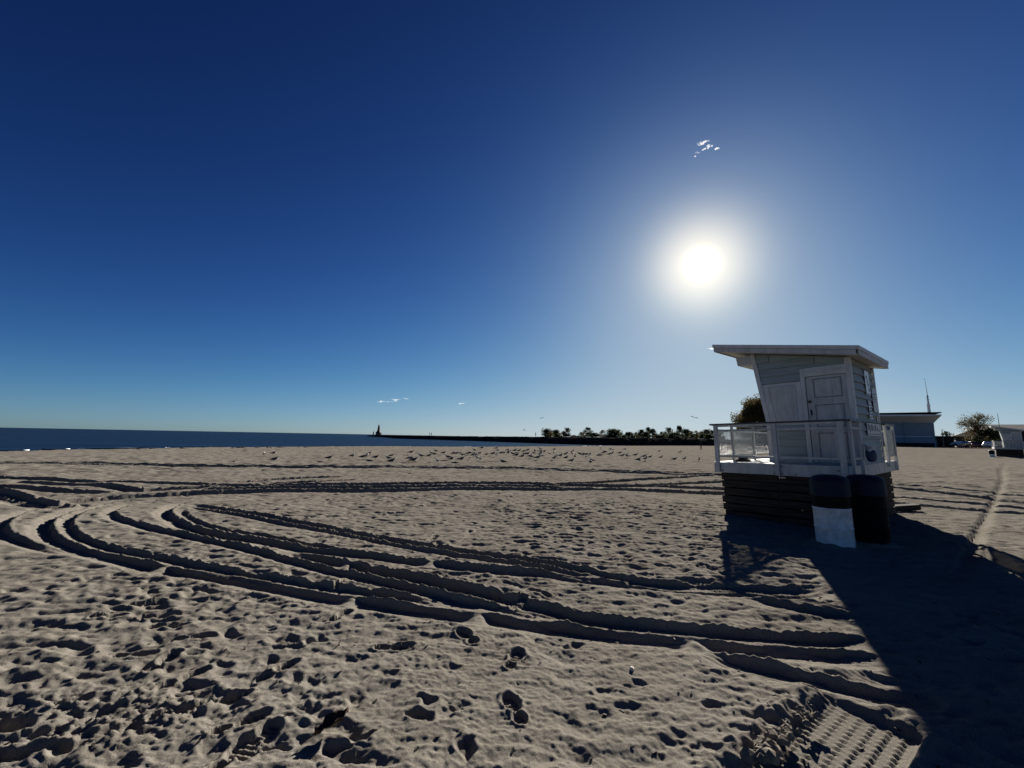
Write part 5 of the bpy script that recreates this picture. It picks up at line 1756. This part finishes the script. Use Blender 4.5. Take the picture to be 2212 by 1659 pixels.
# broken crusts of sand thrown up by the wide tyre
M['clod'] = material('damp_sand_clod', (0.16, 0.135, 0.105), 0.95, 0.1, 0.25, 30, 0.004, 60)
cl = MB()
rc = random.Random(12)
for k in range(46):
    t = rc.random()
    px = 1655 + 118 * t + rc.uniform(-42, 2)
    py = 1659 - 110 * t + rc.uniform(-14, 10)
    x, y = ground_at(px, py)
    s_ = rc.uniform(0.012, 0.045) * (1.2 if t < 0.45 else 0.8)
    n = 7
    vs = [(x + s_ * rc.uniform(.6, 1.2) * math.cos(2 * math.pi * i / n), y + s_ * rc.uniform(.6, 1.2) * math.sin(2 * math.pi * i / n), 0.035 + rc.uniform(-.01, .01)) for i in range(n)]
    vs += [(x + (vx - x) * .7 + rc.uniform(-.006, .006), y + (vy - y) * .7, 0.030 + s_ * rc.uniform(.35, .8)) for vx, vy, _ in vs]
    vs.append((x, y, 0.034 + s_ * 0.8))
    fs = [(i, (i + 1) % n, n + (i + 1) % n, n + i) for i in range(n)] + [(n + i, n + (i + 1) % n, 2 * n) for i in range(n)]
    cl.add(vs, fs)
clods = cl.build('sand_clods', M['clod'])
tag(clods, 'loose broken clods of sand beside the wide tyre mark', 'sand', kind='stuff')

# scattered specks: bits of twig, bark and grit
sp = MB()
rs_ = random.Random(31)
for k in range(420):
    r_ = 2.0 + 6.5 * rs_.random() ** 1.3
    a_ = R_(-58 + 112 * rs_.random())
    x, y = r_ * math.sin(a_), r_ * math.cos(a_)
    i_, j_ = min(np.searchsorted(RR, r_), nr - 1), min(np.searchsorted(AZ, a_), na - 1)
    z_ = float(H[i_, j_]) + 0.002
    ln, wd_, t_ = rs_.uniform(0.004, 0.016), rs_.uniform(0.002, 0.005), rs_.uniform(0, 3.14)
    c_, s_ = math.cos(t_), math.sin(t_)
    sp.bar((x - c_ * ln, y - s_ * ln, z_), (x + c_ * ln, y + s_ * ln, z_ + rs_.uniform(0, 0.006)), wd_ * 2, wd_ * 1.6)
specks = sp.build('debris', M['wrack'])
tag(specks, 'dark specks of twig and grit scattered over the sand', 'debris', kind='stuff')

# ------------------------------------------------------------------ small clouds
def cloud_material():
    m = bpy.data.materials.new('thin_cloud')
    m.use_nodes = True
    n, l = m.node_tree.nodes, m.node_tree.links
    n.remove(n['Principled BSDF'])
    t = n.new('ShaderNodeBsdfTranslucent')
    t.inputs[0].default_value = (0.95, 0.95, 0.95, 1)
    d = n.new('ShaderNodeBsdfDiffuse')
    d.inputs[0].default_value = (0.9, 0.9, 0.9, 1)
    a = n.new('ShaderNodeMixShader')
    a.inputs[0].default_value = 0.35
    l.new(t.outputs[0], a.inputs[1])
    l.new(d.outputs[0], a.inputs[2])
    tp = n.new('ShaderNodeBsdfTransparent')
    lw_ = n.new('ShaderNodeLayerWeight')
    lw_.inputs[0].default_value = 0.5
    mr = n.new('ShaderNodeMapRange')
    mr.inputs['From Min'].default_value = 0.15
    mr.inputs['From Max'].default_value = 0.85
    mr.inputs['To Min'].default_value = 0.6
    mr.inputs['To Max'].default_value = 1.0
    l.new(lw_.outputs['Facing'], mr.inputs[0])
    tcn = n.new('ShaderNodeTexCoord')
    nz = n.new('ShaderNodeTexNoise')
    nz.inputs['Scale'].default_value = 0.022
    nz.inputs['Detail'].default_value = 5.0
    l.new(tcn.outputs['Object'], nz.inputs['Vector'])
    nr_ = n.new('ShaderNodeMapRange')
    nr_.inputs['From Min'].default_value = 0.38
    nr_.inputs['From Max'].default_value = 0.62
    nr_.inputs['To Min'].default_value = 0.0
    nr_.inputs['To Max'].default_value = 0.35
    l.new(nz.outputs['Fac'], nr_.inputs[0])
    ad = n.new('ShaderNodeMath')
    ad.operation = 'ADD'
    ad.use_clamp = True
    l.new(mr.outputs[0], ad.inputs[0])
    l.new(nr_.outputs[0], ad.inputs[1])
    mx = n.new('ShaderNodeMixShader')
    l.new(ad.outputs[0], mx.inputs[0])
    l.new(a.outputs[0], mx.inputs[1])
    l.new(tp.outputs[0], mx.inputs[2])
    l.new(mx.outputs[0], n['Material Output'].inputs['Surface'])
    return m


M['cloud'] = cloud_material()


def cloud(puffs, Z, label, seed):
    r = random.Random(seed)
    bm = bmesh.new()
    c0 = at_depth(puffs[0][0], puffs[0][1], Z)
    for px, py, w_, h_ in puffs:
        c = at_depth(px, py, Z)
        for _ in range(7):
            o_ = Vector((r.gauss(0, 0.36) * w_, r.uniform(-0.3, 0.3) * w_, r.gauss(0, 0.2) * h_)) * (Z / FPX)
            o_.z += o_.x * 0.12
            mt = Matrix.Translation(c + o_ - c0) @ Matrix.Diagonal((w_ * Z / FPX * r.uniform(.18, .42), w_ * Z / FPX * 0.3, h_ * Z / FPX * r.uniform(.15, .36), 1))
            bmesh.ops.create_icosphere(bm, subdivisions=2, radius=1.0, matrix=mt)
    me_ = bpy.data.meshes.new('small_cloud')
    bm.to_mesh(me_)
    bm.free()
    me_.materials.append(M['cloud'])
    me_.polygons.foreach_set('use_smooth', [True] * len(me_.polygons))
    o = bpy.data.objects.new('small_cloud', me_)
    COL.objects.link(o)
    o.location = c0
    tag(o, label, 'cloud')


cloud([(1514, 309, 14, 4), (1525, 305, 10, 4), (1531, 316, 12, 4), (1524, 322, 9, 4), (1547, 321, 8, 5), (1507, 330, 8, 3), (1502, 337, 4, 3)], 3000, 'ragged little white cloud high above the sun', 1)
cloud([(856, 863, 24, 3.5), (848, 867, 12, 3), (822, 868, 14, 3)], 4000, 'small flat white cloud low above the lighthouse', 2)
cloud([(993, 872, 11, 2.5)], 4000, 'tiny white cloud low above the breakwater', 3)
cloud([(1541, 753, 14, 4), (1552, 753, 12, 7)], 3200, 'small bright cloud just off the hut roof corner', 4)
